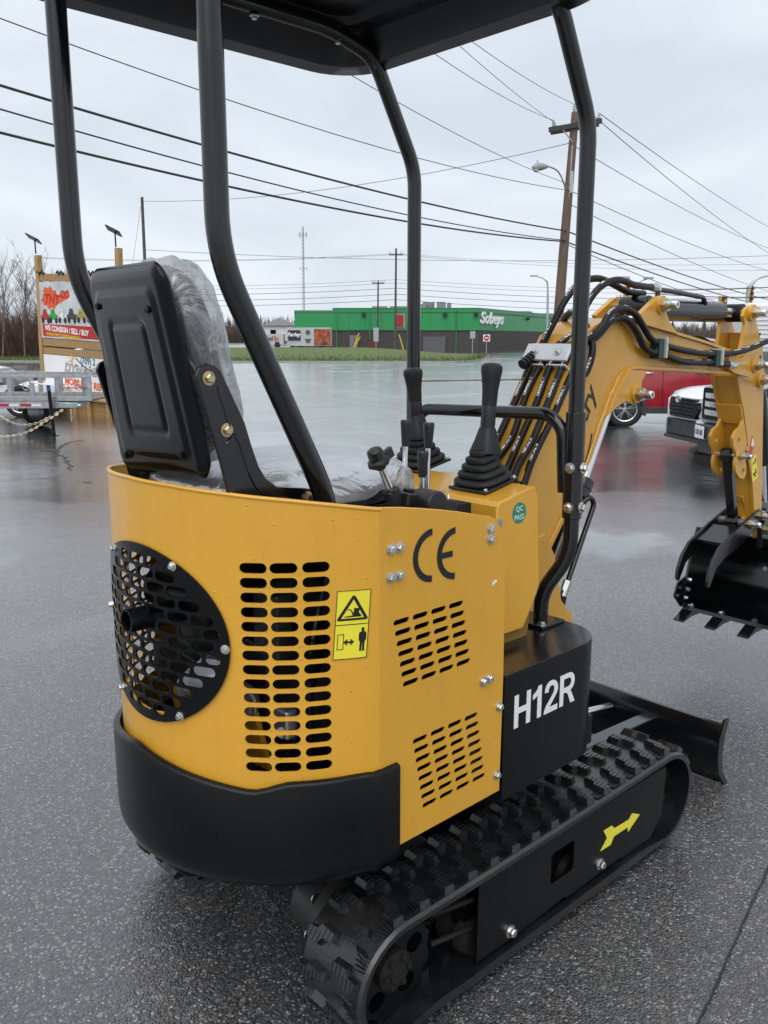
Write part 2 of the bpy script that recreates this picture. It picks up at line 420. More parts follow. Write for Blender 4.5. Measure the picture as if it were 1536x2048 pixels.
# saw-cut seam and a crack in the asphalt
TAR = mat('tar_joint', (.012, .012, .012), .35, bump=.4, bscale=60)
def strip(name, pts, w, jit, up=.003, parent=None, m=TAR):
    b = B(); L = spl(pts, 10); vs = []
    for i, p in enumerate(L):
        t = (L[min(i + 1, len(L) - 1)] - L[max(i - 1, 0)]).normalized(); n = Vector((-t.y, t.x, 0))
        o = random.uniform(-jit, jit); ww = w * random.uniform(.6, 1.3) / 2
        for s in (1, -1):
            q = p + n * (o + s * ww); vs.append((q.x, q.y, zg(q.x, q.y) + up))
    b.add(vs, [(2 * i, 2 * i + 1, 2 * i + 3, 2 * i + 2) for i in range(len(L) - 1)])
    return b.build(name, m, parent)
strip('seam', [(1.25, .63, 0), (1.53, .69, 0), (1.97, .785, 0), (2.19, .83, 0), (3.0, 1.0, 0), (4.6, 1.34, 0)], .006, .002, parent=ground)
strip('crack', [(5.5, 14.42, 0), (5.54, 13.9, 0), (5.41, 13.25, 0), (5.03, 12.16, 0), (4.69, 11.2, 0), (4.51, 10.25, 0)], .045, .05, parent=ground)
strip('crack', [(5.54, 13.9, 0), (6.06, 14.85, 0), (6.6, 15.4, 0)], .035, .05, parent=ground)

# ---------------------------------------------------------------- verge, road
def grass_mat():
    s = NT('spring_grass'); v = s.coord()
    f = s.noise(v, .35, 7, .65); g = s.noise(v, 9, 5, .7)
    c = s.ramp(f, (.32, (.17, .155, .075)), (.44, (.13, .175, .045)), (.56, (.125, .20, .042)), (.70, (.20, .20, .09)))
    c = s.mix(s.ramp(g, (.35, .55), (.7, 0.0)), c, (.035, .055, .015))
    s.set(Base_Color=c, Roughness=.8, Normal=s.bump(g, 1.0, .12)); return s.m
GRASS = grass_mat()
CONC = mat('kerb_concrete', (.30, .30, .29), .6, var=.2, bump=.3, bscale=30)
def edge_d(r):                       # near edge of the verge, as distance from the camera side
    return 66.5 + 3 * smoothstep(-20, -40, r) + 34 * smoothstep(4, 13, r) ** 2
rs = [-120, -90, -70, -55, -44, -36, -30, -25, -21, -17, -14, -11, -8.5, -6, -4, -2, 0, 2, 4, 5.5, 7, 8.2, 9.2, 10, 10.8, 11.4]
NB = 16; vs_ = []
for r in rs:
    d0 = edge_d(r); d1 = max(d0 + .3, 101 - 2 * smoothstep(2, 11, r))
    for k in range(NB + 1):
        t = k / NB; d = d0 + (d1 - d0) * t
        p = G(d, r, .10 + .02 * noise.noise((d * .3, r * .3, 0)))
        vs_.append(p)
n_ = NB + 1
verge = struct(B().add(vs_, [(i * n_ + k, i * n_ + k + 1, (i + 1) * n_ + k + 1, (i + 1) * n_ + k) for i in range(len(rs) - 1) for k in range(NB)]).build('grass_verge', GRASS))
gb = B()                             # short tufts so that the verge has a rough edge
for i in range(5200):
    r = random.uniform(-45, 11); d = edge_d(r) + abs(random.gauss(0, 1)) * 5
    if d > 99: continue
    p = G(d, r, .09); h = random.uniform(.07, .22); a = random.uniform(0, 6.28); w = random.uniform(.03, .08)
    dx = Vector((math.cos(a), math.sin(a), 0)) * w
    gb.add([p - dx, p + dx, p + dx * .4 + Vector((random.uniform(-.06, .06), random.uniform(-.06, .06), h))], [(0, 1, 2)])
tag(gb.build('grass', GRASS), 'short green grass tufts growing along the verge', 'grass', kind='stuff')
kb = B(); pr = None
for r in [-120, -80, -55, -40, -30, -22, -16, -11, -7, -3, 0, 2, 4, 5.5, 7, 8.2, 9.2, 10, 10.8, 11.4]:
    d = edge_d(r); ring = [G(d - .22, r, -.02), G(d - .22, r, .12), G(d + .02, r, .125), G(d + .02, r, -.02)]
    if pr: kb.loft([pr, ring])
    pr = ring
kerb = struct(kb.build('kerb', CONC))
# low strip of gravel and dead grass across the lot by the big pole
DEAD = mat('gravel_and_dead_grass', (.10, .088, .062), .85, var=.5, bump=1.0, bscale=14, vscale=3)
sb = B(); ring0 = None
for i in range(41):
    t = i / 40; r = 1.5 + 16 * t; d = 37.5 + 5.2 * t + .25 * noise.noise((r, 3, 1)); w = .55 * math.sin(math.pi * min(1, t * 1.15 + .02)) + .1
    ring = [G(d - w, r, .004), G(d, r, .05 + .04 * abs(noise.noise((r * 2, 0, 0)))), G(d + w, r, .004)]
    if ring0: sb.loft([ring0, ring], closed=False)
    ring0 = ring
struct(sb.build('gravel_strip', DEAD))

# ---------------------------------------------------------------- supermarket
GREEN = mat('green_cladding', (.022, .27, .082), .45, var=.06)
BRICK = mat('dark_brick', (.058, .052, .049), .75, var=.25, bump=.2, vscale=3)
GREENL = mat('green_trim', (.018, .22, .068), .45, var=.05)
ROOFG = mat('roof_grey', (.25, .26, .27), .7)
SIGNW = mat('sign_white', (.82, .82, .82), .4, var=.02)
st = thing('supermarket', 'long supermarket with green cladding above dark brick and white script sign', 'building', G(117, 12.6))
def wallquad(bd, a, b_, z0, z1, th=.25):
    """vertical slab between plan points a,b (d,r), outer face on the line"""
    pa, pb = W(*a, 0), W(*b_, 0); t = (pb - pa).normalized(); n = Vector((-t.y, t.x, 0))
    if n.dot(VF) < 0: n = -n
    q = [pa, pb, pb + n * th, pa + n * th]
    bd.add([(p.x, p.y, z) for z in (z0, z1) for p in q], [(0, 1, 2, 3), (7, 6, 5, 4), (0, 4, 5, 1), (1, 5, 6, 2), (2, 6, 7, 3), (3, 7, 4, 0)])
c0, c1, c2, c3 = (118.0, -12.0), (117.6, -6.85), (117, 12.6), (215, 60)
b = B(); wallquad(b, c0, c1, 2.45, 5.03); wallquad(b, c1, c2, 2.42, 5.23); wallquad(b, c2, c3, 2.42, 5.23); b.build('upper_cladding', GREEN, st)
b = B(); wallquad(b, (118.15, -12.0), (117.75, -6.85), -1, 2.447); wallquad(b, (117.75, -6.85), (117.15, 12.6), -1, 2.417); wallquad(b, (117.15, 12.62), (215.1, 60.1), -1, 2.417); b.build('brick_wall', BRICK, st)
b = B(); roofp = [c0, c1, c2, c3, (215, -12)]
b.prism([tuple(W(*q, 0).xy) for q in roofp], 2, 4.6, 4.8); b.build('roof', ROOFG, st)
b = B(); wallquad(b, (117.55, -6.88), (116.95, 12.6), 5.232, 5.33, .4); wallquad(b, (116.95, 12.6), (215, 60.05), 5.232, 5.33, .4); b.build('parapet_cap', GREENL, st)
b = B()
for i in range(1, 9):
    r = -6.85 + 19.45 * i / 9; wallquad(b, (117.57 - .6 * i / 9, r - .03), (117.57 - .6 * i / 9, r + .03), 2.5, 5.2, .06)
b.build('cladding_joint', GREENL, st)
b = B(); wallquad(b, (117.2, 1.66), (117.17, 2.59), 2.8, 4.45, .12); b.build('upper_door', mat('red_door', (.33, .02, .03), .5), st)
b = B(); wallquad(b, (117.25, 1.5), (117.22, 2.75), 2.72, 4.55, .08); b.build('door_frame', mat('grey_frame', (.35, .37, .38), .5), st)
LAMPB = mat('lamp_black', (.02, .02, .02), .5)
for rr, dd in ((-2.7, 117.3), (8.1, 116.95), (12.2, 116.8), ):
    b = B(); p = W(dd, rr, 4.55); b.obox(p, (.5, .35, .28), RT); b.obox(p - VF * .1 + Vector((0, 0, -.2)), (.6, .25, .2), RT); b.build('wall_lamp', LAMPB, st)
t = (W(*c3, 0) - W(*c2, 0)).normalized()
for L_ in (22, 50):
    p = W(*c2, 4.3) + t * L_ - Vector((t.y, -t.x, 0)) * -.2; b = B(); b.obox(p, (.7, .5, .4), t); b.build('wall_lamp', LAMPB, st)
nrm = Vector((t.y, -t.x, 0));  nrm = nrm if nrm.dot(VF) < 0 else -nrm
p = W(*c2, 3.82) + t * 5.2 + nrm * .12
text('Sobeys', 1.5, p, t, (0, 0, 1), SIGNW, st, bold=.05, shear=.3, depth=.18, sx=1.62, spacing=.98)
p2_ = W(*c2, 3.82) + t * 5.2 + nrm * .03
# roof plant
b = B()
for dd, rr, w, h in ((124, 4.6, 2.6, .8), (125, 6.3, 1.6, 1.1), (124, 8.0, 1.1, 1.1), (124, 2.0, 2.4, .5), (124, -.6, 2.2, .5), (125, 9.2, .5, 1.0)):
    b.obox(W(dd, rr, 4.8 + h / 2 + .45), (w, 1.6, h), RT)
for i in range(10): b.cone(W(123.6, 3.6 + .55 * i, 4.8), W(123.6, 3.6 + .55 * i, 5.9 + .5 * random.random()), .09)
b.build('roof_plant', mat('roof_plant_grey', (.22, .23, .25), .5, .3), st)
for L_ in (30, 44):
    b = B(); b.obox(W(*c2, 5.1) + t * L_ + Vector((-t.y, t.x, 0)) * (-3 if nrm.dot(Vector((-t.y, t.x, 0))) > 0 else 3), (3.2, 2, 1.2), t); b.build('roof_plant', ROOFG, st)

dk = thing('waste_container', 'rusty red waste container against the brick wall of the store', 'container', G(113, -1.3))
b = B(); b.obox(W(113.6, -1.35, .55), (1.5, 1.2, 1.1), RT); b.build('bin', mat('rusty_red', (.10, .03, .02), .7, var=.4), dk, .03)
b = B(); b.obox(W(113.6, -1.35, 1.14), (1.56, 1.26, .07), RT); b.build('lid', LAMPB, dk)
b = B(); wallquad(b, (117.1, -4.6), (117.05, -3.5), -.5, 1.75, .1); b.build('service_door', mat('service_door_grey', (.16, .16, .165), .5), st)
b = B(); wallquad(b, (117.02, 5.2), (116.95, 8.2), -.5, 1.6, .1); b.build('loading_door', mat('loading_door_grey', (.10, .10, .105), .55), st)
for rr in (-6.3, -1.9, 3.6, 9.6):
    b = B(); b.tube([W(116.9, rr, -.4), W(116.9, rr, 5.1)], .07, 6); b.build('downpipe', GREENL, st)
# trucks by the store
def wheel(b, c, ax, r, w, n=18, inner=None):
    c = Vector(c); ax = Vector(ax).normalized()
    if inner:
        b.lathe([(r * inner, -w / 2), (r * .9, -w / 2), (r, -w * .3), (r, w * .3), (r * .9, w / 2), (r * inner, w / 2), (r * inner, -w / 2)], c, ax, n, cap=False); return
    b.lathe([(r * .55, -w / 2), (r * .9, -w / 2), (r, -w * .3), (r, w * .3), (r * .9, w / 2), (r * .55, w / 2)], c, ax, n)
TYRE = mat('tyre_rubber', (.014, .014, .015), .6, var=.2, bump=.15, bscale=60)
sx_ = RT
mt = thing('semi_trailer', 'white box trailer with food pictures parked against the store', 'trailer', G(107, -9.2))
zb = zg(*W(107, -9, 0).xy)
b = B(); b.obox(W(107.9, -9.16, 1.55), (5.4, 2.2, 2.2), RT); b.build('box', mat('dull_white', (.46, .47, .48), .5), mt)
b = B(); b.obox(W(106.72, -7.5, 1.5), (2.0, .04, 1.9), RT); b.build('food_picture', mat('food_print', (.30, .075, .035), .5, var=.85, vscale=2.2), mt)
b = B(); b.obox(W(106.72, -10.9, 1.72), (1.5, .04, 1.2), RT); b.build('dark_logo_panel', mat('logo_dark', (.02, .022, .03), .5), mt)
text('Farley', .45, W(106.68, -10.9, 1.75), RT, (0, 0, 1), SIGNW, mt, shear=.3, bold=.02)
b = B(); b.lathe([(.28, 0), (.28, .03)], W(106.72, -9.25, 2.1), -VF, 16); b.obox(W(106.72, -9.25, 1.25), (.8, .04, .12), RT); b.obox(W(106.72, -9.25, 1.0), (.5, .04, .3), RT); b.build('round_emblem', mat('emblem_green', (.06, .12, .09), .5), mt)
for rr in (-11.2, -10.1, -7.6):
    b = B(); wheel(b, W(107.2, rr, zb + .45), VF, .45, .3); b.build('wheel', TYRE, mt)
ft = thing('delivery_truck', 'white parcel delivery truck with purple and orange lettering', 'truck', G(106, -13.6))
zb = zg(*W(106, -13.6, 0).xy)
b = B(); b.obox(W(106.9, -13.4, 1.25), (2.5, 1.9, 1.25), RT); b.build('box', mat('dull_white', (.46, .47, .48), .5), ft)
b = B(); b.prism([(-15.05, .55), (-14.66, .55), (-14.66, 1.72), (-14.8, 1.72), (-15.0, 1.2)], 1, 0, 1.8)
b.v = [tuple(W(106 + v[1], v[0], v[2])) for v in b.v]; b.build('cab', WHITE, ft)
b = B(); b.obox(W(105.97, -14.78, 1.35), (.3, .06, .4), RT); b.build('cab_window', BLKG, ft)
text('Fed', .52, W(105.9, -13.85, 1.35), RT, (0, 0, 1), mat('purple_print', (.06, .012, .16), .5), ft, bold=.02, sx=.8)
text('Ex', .52, W(105.9, -12.98, 1.35), RT, (0, 0, 1), mat('orange_print', (.55, .10, .01), .5), ft, bold=.02, sx=.8)
for rr in (-14.7, -12.9):
    b = B(); wheel(b, W(106.1, rr, zb + .38), VF, .38, .3); b.build('wheel', TYRE, ft)
hs = thing('white_house', 'small white house with a pale gable roof left of the store', 'house', G(150, -17))
b = B(); b.obox(W(150, -17.5, 2.2), (5.5, 5, 2.6), RT); b.build('wall', WHITE, hs)
b = B(); b.prism([(-20.6, 3.45), (-14.4, 3.45), (-17.5, 4.7)], 1, 0, 6); b.v = [tuple(W(147 + v[1], v[0], v[2])) for v in b.v]; b.build('roof', mat('pale_roof', (.30, .31, .33), .7), hs)
b = B(); b.obox(W(147.45, -18.6, 2.3), (.9, .1, .9), RT); b.build('window', BLKG, hs)

# ---------------------------------------------------------------- poles, masts, lamps
def pole_wood(name):
    s = NT(name); v = s.coord((18, 18, .8)); f = s.noise(v, 2.0, 6, .65)
    s.set(Base_Color=s.ramp(f, (.3, (.075, .052, .038)), (.7, (.19, .135, .095))), Roughness=.8, Normal=s.bump(f, .5, .02)); return s.m
PW = pole_wood('weathered_pole'); PWD = mat('far_pole', (.085, .075, .068), .85, var=.3)
STEEL = mat('lamp_steel', (.42, .43, .44), .45, .6)
INS = mat('porcelain', (.38, .39, .40), .3, var=.1)
up = thing('utility_pole', 'tall weathered utility pole with crossarms and a street lamp arm', 'utility pole', G(40, 7.82))
b = B(); b.tube([W(40, 7.80, -.6), W(40, 8.03, 5.2), W(40, 8.30, 11.0)], [.25, .21, .16], 14); b.build('pole', PW, up)
b = B(); b.obox(W(39.8, 8.28, 10.42), (2.3, .14, .20), RT + Vector((0, 0, .165))); b.obox(W(40.2, 8.34, 10.38), (2.1, .14, .17), RT + Vector((0, 0, .165))); b.build('crossarm', mat('crossarm_wood', (.045, .042, .038), .8, var=.3), up)
b = B(); b.tube([W(39.8, 7.7, 10.3), W(39.85, 8.2, 9.75)], .03, 6); b.build('brace', STEEL, up)
TOPS = [W(39.8, 7.33, 10.62), W(40.2, 7.48, 10.60), W(39.8, 9.28, 10.92), W(40.2, 9.15, 10.9), W(40, 8.25, 11.32)]
for q in TOPS:
    b = B(); b.lathe([(.03, -.34), (.055, -.3), (.05, -.22), (.075, -.2), (.05, -.14), (.07, -.11), (.045, -.04), (.05, 0), (.02, .02)], q, (0, 0, 1), 10); b.build('insulator', INS, up)
b = B(); b.tube(spl([W(40, 8.05, 7.55), W(39.6, 7.85, 8.0), W(39.2, 7.5, 8.42), W(38.9, 7.1, 8.55), W(38.75, 6.85, 8.55)], 5), .035, 8); b.build('lamp_arm', STEEL, up)
b = B(); b.tube([W(38.78, 6.95, 8.55), W(38.7, 6.7, 8.53), W(38.6, 6.45, 8.50), W(38.55, 6.28, 8.47)], [.07, .15, .17, .06], 12); b.cone(W(38.62, 6.5, 8.64), W(38.62, 6.5, 8.76), .03); b.build('lamp_head', mat('lamp_head_grey', (.30, .31, .31), .45), up)
b = B(); b.lathe([(.13, 0), (.11, -.08), (.04, -.12)], W(38.6, 6.45, 8.41), (0, 0, 1), 12); b.build('lamp_lens', mat('lamp_glass', (.5, .5, .48), .15), up)
b = B(); b.obox(W(39.85, 8.22, 8.1), (.13, .13, .9), RT); b.build('conduit_box', STEEL, up)
b = B(); b.tube([W(39.84, 8.02, 4.2), W(39.84, 8.2, 9.6)], .03, 6); b.build('conduit', STEEL, up)

def far_pole(d, r, ztop, label, arm=None, rad_=.14, m=PWD, cat='utility pole', zb=None, group=None):
    base = G(d, r); o = thing('utility_pole', label, cat, base, group)
    b = B(); b.tube([base - Vector((0, 0, .4)), W(d, r + .1, ztop)], [rad_, rad_ * .75], 8); b.build('pole', m, o)
    for w, z in (arm or []):
        b = B(); b.obox(W(d - .15, r + .1, z), (w, .12, .14), RT); b.build('crossarm', m, o)
        for k in (-1, -.62, .62, 1):
            b = B(); b.cone(W(d - .15, r + .1 + k * w * .47, z + .07), W(d - .15, r + .1 + k * w * .47, z + .42), .05, .03, 6); b.build('insulator', INS, o)
    return o
far_pole(107, 1.35, 11.9, 'utility pole with a top crossarm in front of the green store wall', [(1.75, 11.15)], .15)
far_pole(115, -.85, 8.7, 'shorter utility pole with crossarm left of the taller one by the store', [(1.6, 8.35)], .13)
far_pole(60, -16.14, 10.55, 'bare thin pole with a guy wire rising behind the seat back', None, .13)
far_pole(150, 40, 8.6, 'far utility pole standing right of the store beyond the boom', [(1.6, 8.1)], .13)
far_pole(110, 42.5, 6.5, 'slim far pole between the boom and the parked cars', None, .10)
tw = thing('cell_tower', 'slender lattice cell tower rising behind the store', 'tower', W(400, -36.6, 0))
b = B()
zz = [3 + i * 1.6 for i in range(30)]
for k in range(3):
    a = 2.1 * k; b.tube([W(400 + .55 * math.cos(a), -36.4 + .55 * math.sin(a), 0), W(400 + .4 * math.cos(a), -36.05 + .4 * math.sin(a), 50)], .10, 5)
for i in range(len(zz) - 1):
    for k in range(3):
        a, a2 = 2.1 * k + 0, 2.1 * (k + 1)
        b.tube([W(400 + .5 * math.cos(a), -36.2 + .5 * math.sin(a), zz[i]), W(400 + .5 * math.cos(a2), -36.2 + .5 * math.sin(a2), zz[i + 1])], .055, 4)
b.build('mast', mat('tower_grey', (.33, .34, .36), .6), tw)
for z, n_a in ((46.5, 6), (32, 3), (24, 2)):
    for k in range(n_a):
        a = 6.283 * k / n_a; p = W(400 + 1.7 * math.cos(a), -36.1 + 1.7 * math.sin(a), z); b = B(); b.obox(p, (.45, .3, 2.2 if z > 40 else 1.0), RT); b.tube([p, W(400, -36.1, z)], .06, 4); b.build('antenna', mat('antenna_grey', (.42, .43, .45), .6), tw)
def lamp_post(d, r, ztop, dr, label, both=False):
    base = G(d, r); o = thing('street_lamp', label, 'street lamp', base, None)
    b = B(); b.tube(spl([base, W(d, r - .1, ztop - 1.6), W(d, r + dr * .25 - .1, ztop - .4), W(d, r + dr, ztop)], 6), [.13] * 6 + [.10] * 6 + [.06] * 7, 8); b.build('pole', STEEL, o)
    b = B(); b.cone(base, base + Vector((0, 0, .5)), .25, .22, 10); b.build('base', CONC, o)
    for s in ((1, -1) if both else (1,)):
        if s == -1:
            b = B(); b.tube(spl([W(d, r - .1, ztop - 1.6), W(d, r - dr * .25 - .1, ztop - .5), W(d, r - dr, ztop - .1)], 6), .06, 6); b.build('arm', STEEL, o)
        b = B(); b.obox(W(d, r + s * dr * 1.12, ztop - (.05 if s < 0 else 0)), (.8, .3, .16), RT); b.build('lamp_head', STEEL, o)
lamp_post(98, 18.2, 8.1, -1.5, 'single arm street lamp in front of the green store wall')
lamp_post(75, 21.3, 6.4, -.9, 'twin arm street lamp far behind the boom elbow', True)
lamp_post(55, 22.7, 5.3, 1.6, 'street lamp with a long arm at the right edge')

def post_sign(d, r, z0, z1, w, label, m, face=None):
    base = G(d, r); o = thing('road_sign', label, 'road sign', base)
    b = B(); b.obox((base + W(d, r, z1)) / 2, (.07, .07, (W(d, r, z1) - base).z), RT); b.build('post', STEEL, o)
    b = B(); b.obox(W(d - .06, r, (z0 + z1) / 2), (w, .02, z1 - z0), RT); b.build('plate', m, o)
    if face:
        b = B(); b.lathe([(w * .42, 0), (w * .42, .01)], W(d - .075, r, (z0 + z1) / 2), -VF, 24); b.build('red_disc', face, o)
        b = B(); b.obox(W(d - .09, r, (z0 + z1) / 2), (w * .56, .01, w * .14), RT); b.build('white_bar', INKW, o)
post_sign(104, -.95, 1.0, 2.6, .62, 'blank grey back of a road sign on the verge by the short pole', STEEL)
post_sign(104, 10.5, 1.35, 2.2, .6, 'blank grey back of a road sign left of the red no entry sign', STEEL)
post_sign(104, 12.15, 1.0, 1.8, .82, 'white no entry sign with red disc in front of the store', INKW, mat('sign_red', (.45, .02, .02), .4))
GUY = mat('guy_guard_yellow', (.62, .45, .02), .5)
for (ra, za, rb, zb_), lb in (((-3.9, -.4, -2.75, 1.55), 'yellow guy wire guard leaning right on the verge'), ((-3.6, .05, -2.9, 1.95), 'second yellow guy wire guard crossing the first'), ((2.4, -.4, 1.75, 1.8), 'yellow guy wire guard beside the tall pole')):
    b = B(); d = 102; b.tube([W(d, ra, min(za, zg(*W(d, ra, 0).xy))), W(d, rb, zb_)], .07, 8); tag(b.build('guy_guard', GUY), lb, 'guy guard')
# traffic signals at the far junction
TLY = mat('signal_yellow', (.62, .36, .03), .45)
for d, r, z, lb in ((60, 24.75, 4.4, 'yellow traffic signal beside the arm pin at the right'), (62, 16.95, 4.55, 'yellow traffic signal seen left of the boom top'), (60, 22.9, 3.75, 'yellow traffic signal seen under the arm cylinder rod')):
    o = thing('traffic_signal', lb, 'traffic signal', G(d, r))
    b = B(); b.tube([G(d + .3, r), W(d + .3, r, z - .4)], .09, 8); b.build('pole', STEEL, o)
    b = B(); b.obox(W(d, r, z - .1), (.36, .3, 1.05), RT); b.build('housing', TLY, o)
    for k in range(3):
        b = B(); b.tube([W(d - .14, r, z + .23 - .33 * k), W(d - .4, r, z + .26 - .33 * k)], .15, 10, cap=False); b.build('visor', TLY, o)
        b = B(); b.lathe([(.12, 0), (.1, .03)], W(d - .155, r, z + .23 - .33 * k), -VF, 10); b.build('lens', mat('lens_dark', (.03, .03, .025), .2), o)

# ---------------------------------------------------------------- overhead wires
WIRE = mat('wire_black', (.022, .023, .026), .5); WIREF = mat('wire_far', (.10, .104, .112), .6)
def wire(p0, p1, sag, r, label, group, m=WIRE, n=24):
    p0, p1 = Vector(p0), Vector(p1); L = []
    for i in range(n + 1):
        t = i / n; q = p0.lerp(p1, t); q.z -= sag * 4 * t * (1 - t); L.append(q)
    b = B(); b.tube(L, r, 6, cap=False); return tag(b.build('overhead_wire', m), label, 'wire', group)
GW = 'overhead wires along the road'
pA = lambda z: W(39.85, 7.95 + .047 * (z - 3), z)
wire(W(16.2, -9.85, 6.65), pA(6.05), .35, .030, 'thick topmost of the three dark cables running left from the big pole', GW)
wire(W(16.5, -9.8, 6.25), pA(5.65), .45, .019, 'thinner middle cable of the three running left from the big pole', GW)
wire(W(16.8, -9.75, 5.75), pA(5.6), .42, .030, 'thick lowest of the three dark cables running left from the big pole', GW)
wire(W(16, -9.9, 7.95), pA(7.75), .55, .013, 'thin wire above the three cables left of the big pole', GW)
wire(W(13, -6.0, 8.3), pA(8.0), .5, .011, 'thin wire passing behind the roof corner to the big pole', GW)
wire(W(15, -3.5, 9.0), TOPS[0], .5, .011, 'thin power line from the left end of the crossarm', GW)
wire(W(15, -3.0, 9.4), TOPS[4], .45, .011, 'thin power line from the pole top insulator, lower of the pair', GW)
wire(W(15, -2.9, 9.6), TOPS[1], .3, .010, 'thin power line from the pole top, upper of the pair', GW)
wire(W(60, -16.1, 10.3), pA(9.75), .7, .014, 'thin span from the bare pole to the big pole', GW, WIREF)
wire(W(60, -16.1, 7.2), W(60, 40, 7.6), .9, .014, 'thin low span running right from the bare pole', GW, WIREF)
wire(pA(6.05), W(100, 47.3, 5.00), 0.50, 0.034, 'thick upper cable running right from the big pole past the boom', GW, WIRE)
wire(pA(5.6), W(100, 47.3, 4.33), 0.50, 0.034, 'thick lower cable running right from the big pole past the boom', GW, WIRE)
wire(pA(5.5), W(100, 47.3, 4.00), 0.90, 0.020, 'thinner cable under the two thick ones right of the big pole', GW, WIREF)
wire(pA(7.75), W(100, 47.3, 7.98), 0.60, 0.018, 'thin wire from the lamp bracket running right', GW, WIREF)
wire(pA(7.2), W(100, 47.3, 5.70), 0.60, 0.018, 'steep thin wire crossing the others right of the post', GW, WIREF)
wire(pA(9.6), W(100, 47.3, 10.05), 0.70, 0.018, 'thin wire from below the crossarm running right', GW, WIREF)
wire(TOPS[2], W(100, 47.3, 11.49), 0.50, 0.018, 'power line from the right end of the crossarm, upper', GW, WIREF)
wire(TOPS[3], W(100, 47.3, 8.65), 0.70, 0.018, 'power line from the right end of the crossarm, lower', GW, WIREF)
for i, (za, zb2, rr_, lb) in enumerate(((11.3, 11.1, .017, 'upper far power line crossing the sky above the store'), (11.2, 10.2, .017, 'second far power line crossing the sky above the store'), (8.3, 8.4, .017, 'upper faint line at the short pole'), (7.9, 7.8, .017, 'lower faint line at the short pole'),
        (7.3, 7.1, .028, 'top dark cable just above the store roof'), (6.6, 6.4, .028, 'middle dark cable just above the store roof'), (5.95, 5.6, .028, 'bottom dark cable just above the store roof'))):
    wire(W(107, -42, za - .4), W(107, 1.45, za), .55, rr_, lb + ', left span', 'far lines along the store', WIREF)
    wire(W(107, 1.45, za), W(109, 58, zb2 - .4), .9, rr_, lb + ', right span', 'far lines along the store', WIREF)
wire(W(60, -16.1, 10.2), G(61, -18.6), 0, .012, 'guy wire slanting down from the bare pole', 'guy wires', WIREF)
wire(W(45, 26, 3.95), W(43, 12.5, 3.55), .35, .02, 'service drop wire sagging behind the arm cylinder', GW)
wire(W(45, 26, 4.55), W(43, 12.5, 3.7), .25, .02, 'second service drop wire above the arm cylinder', GW)
# ================================================================ the mini excavator (x forward, y to its left)
YC = 1.515
EX = thing('mini_excavator', 'small yellow and black tracked mini excavator with canopy roof and plastic wrapped seat', 'excavator', (1.55, YC, 0))
def bolt_mesh(r=.0085, h=.007):
    b = B(); b.lathe([(r * 1.45, 0), (r * 1.45, h * .25), (r * 1.05, h * .3)], (0, 0, 0), (0, 0, 1), 16)
    b.lathe([(r, h * .25), (r, h), (r * .8, h * 1.25)], (0, 0, 0), (0, 0, 1), 6); return b.mesh('bolt', 25)
BM = {}
def bolt(p, n, parent, r=.0085, h=.007, m=ZINC, name='bolt'):
    k = (r, h, m.name)
    if k not in BM: BM[k] = bolt_mesh(r, h); BM[k].materials.append(m)
    q = Vector(n).to_track_quat('Z', 'Y').to_matrix().to_4x4(); q = Matrix.Translation(Vector(p)) @ q @ Matrix.Rotation(random.uniform(0, 1), 4, 'Z')
    return link(name, BM[k], None, parent, world=q)
def pin_nut(p, n, parent, r=.016, L=.035):
    """hex nut, washer and threaded pin end"""
    p = Vector(p); n = Vector(n).normalized(); b = B()
    b.lathe([(r * 1.25, 0), (r * 1.25, L * .35)], p, n, 6); o = b.build('pin_nut', BRASS, parent, angle=25)
    b = B(); b.lathe([(r * .95, L * .35), (r * .95, L * .5), (r * .72, L * .52), (r * .72, L * .62), (r * .8, L * .64), (r * .8, L), (r * .65, L * 1.1), (r * .3, L * 1.1), (r * .25, L * .95)], p, n, 16); b.build('pin_end', ZINC, o if False else parent)

# ---- rear cover: a rolled sheet with louvre slots and a round opening
CX, CR = 1.12, .385
def crad(th): return CR + .009 * smoothstep(R(62), R(77), abs(th))
def cyl(u, z, w): th = u / CR; r = crad(th) + w; return (CX - r * math.cos(th), YC - r * math.sin(th), z)
def rim(thd):
    a = abs(thd); T = [(0, 1.141), (18, 1.138), (34.6, 1.130), (53, 1.118), (69, 1.103), (77.6, 1.094)]
    for (a0, z0), (a1, z1) in zip(T, T[1:]):
        if a <= a1: return z0 + (z1 - z0) * (a - a0) / (a1 - a0)
    return 1.094
U = lambda deg: R(deg) * CR
outer = [(U(a), rim(a)) for a in [-77.6 + 155.2 * i / 40 for i in range(41)]] + [(U(77.6), .50), (U(-77.6), .50)]
holes = []
GC = (U(4), .842)
EA, EB = 1.045, .865          # the opening is a lying oval
holes.append([(GC[0] + .185 * EA * math.cos(a), GC[1] + .185 * EB * math.sin(a)) for a in [2 * math.pi * i / 48 for i in range(48)]])
for sgn in (1, -1):
    for c_ in (42.7, 50.9, 59.6):
        for k in range(15): holes.append(stadium(U(sgn * c_), .9955 - .0276 * k, U(7.5), .0200))
b = B(); b.prism([(x, y) for x, y in outer], 2, 0, -.004, holes)
me = bend(b.mesh('rear_cover'), cyl, [U(-76 + 4 * i) for i in range(39)])
rear = link('rear_cover', me, YEL, EX)
b = B(); pts = [cyl(U(a), rim(a), -.002) for a in [-77.6 + 155.2 * i / 60 for i in range(61)]]; b.tube(pts, .0042, 8); b.build('rolled_edge', YEL, rear)
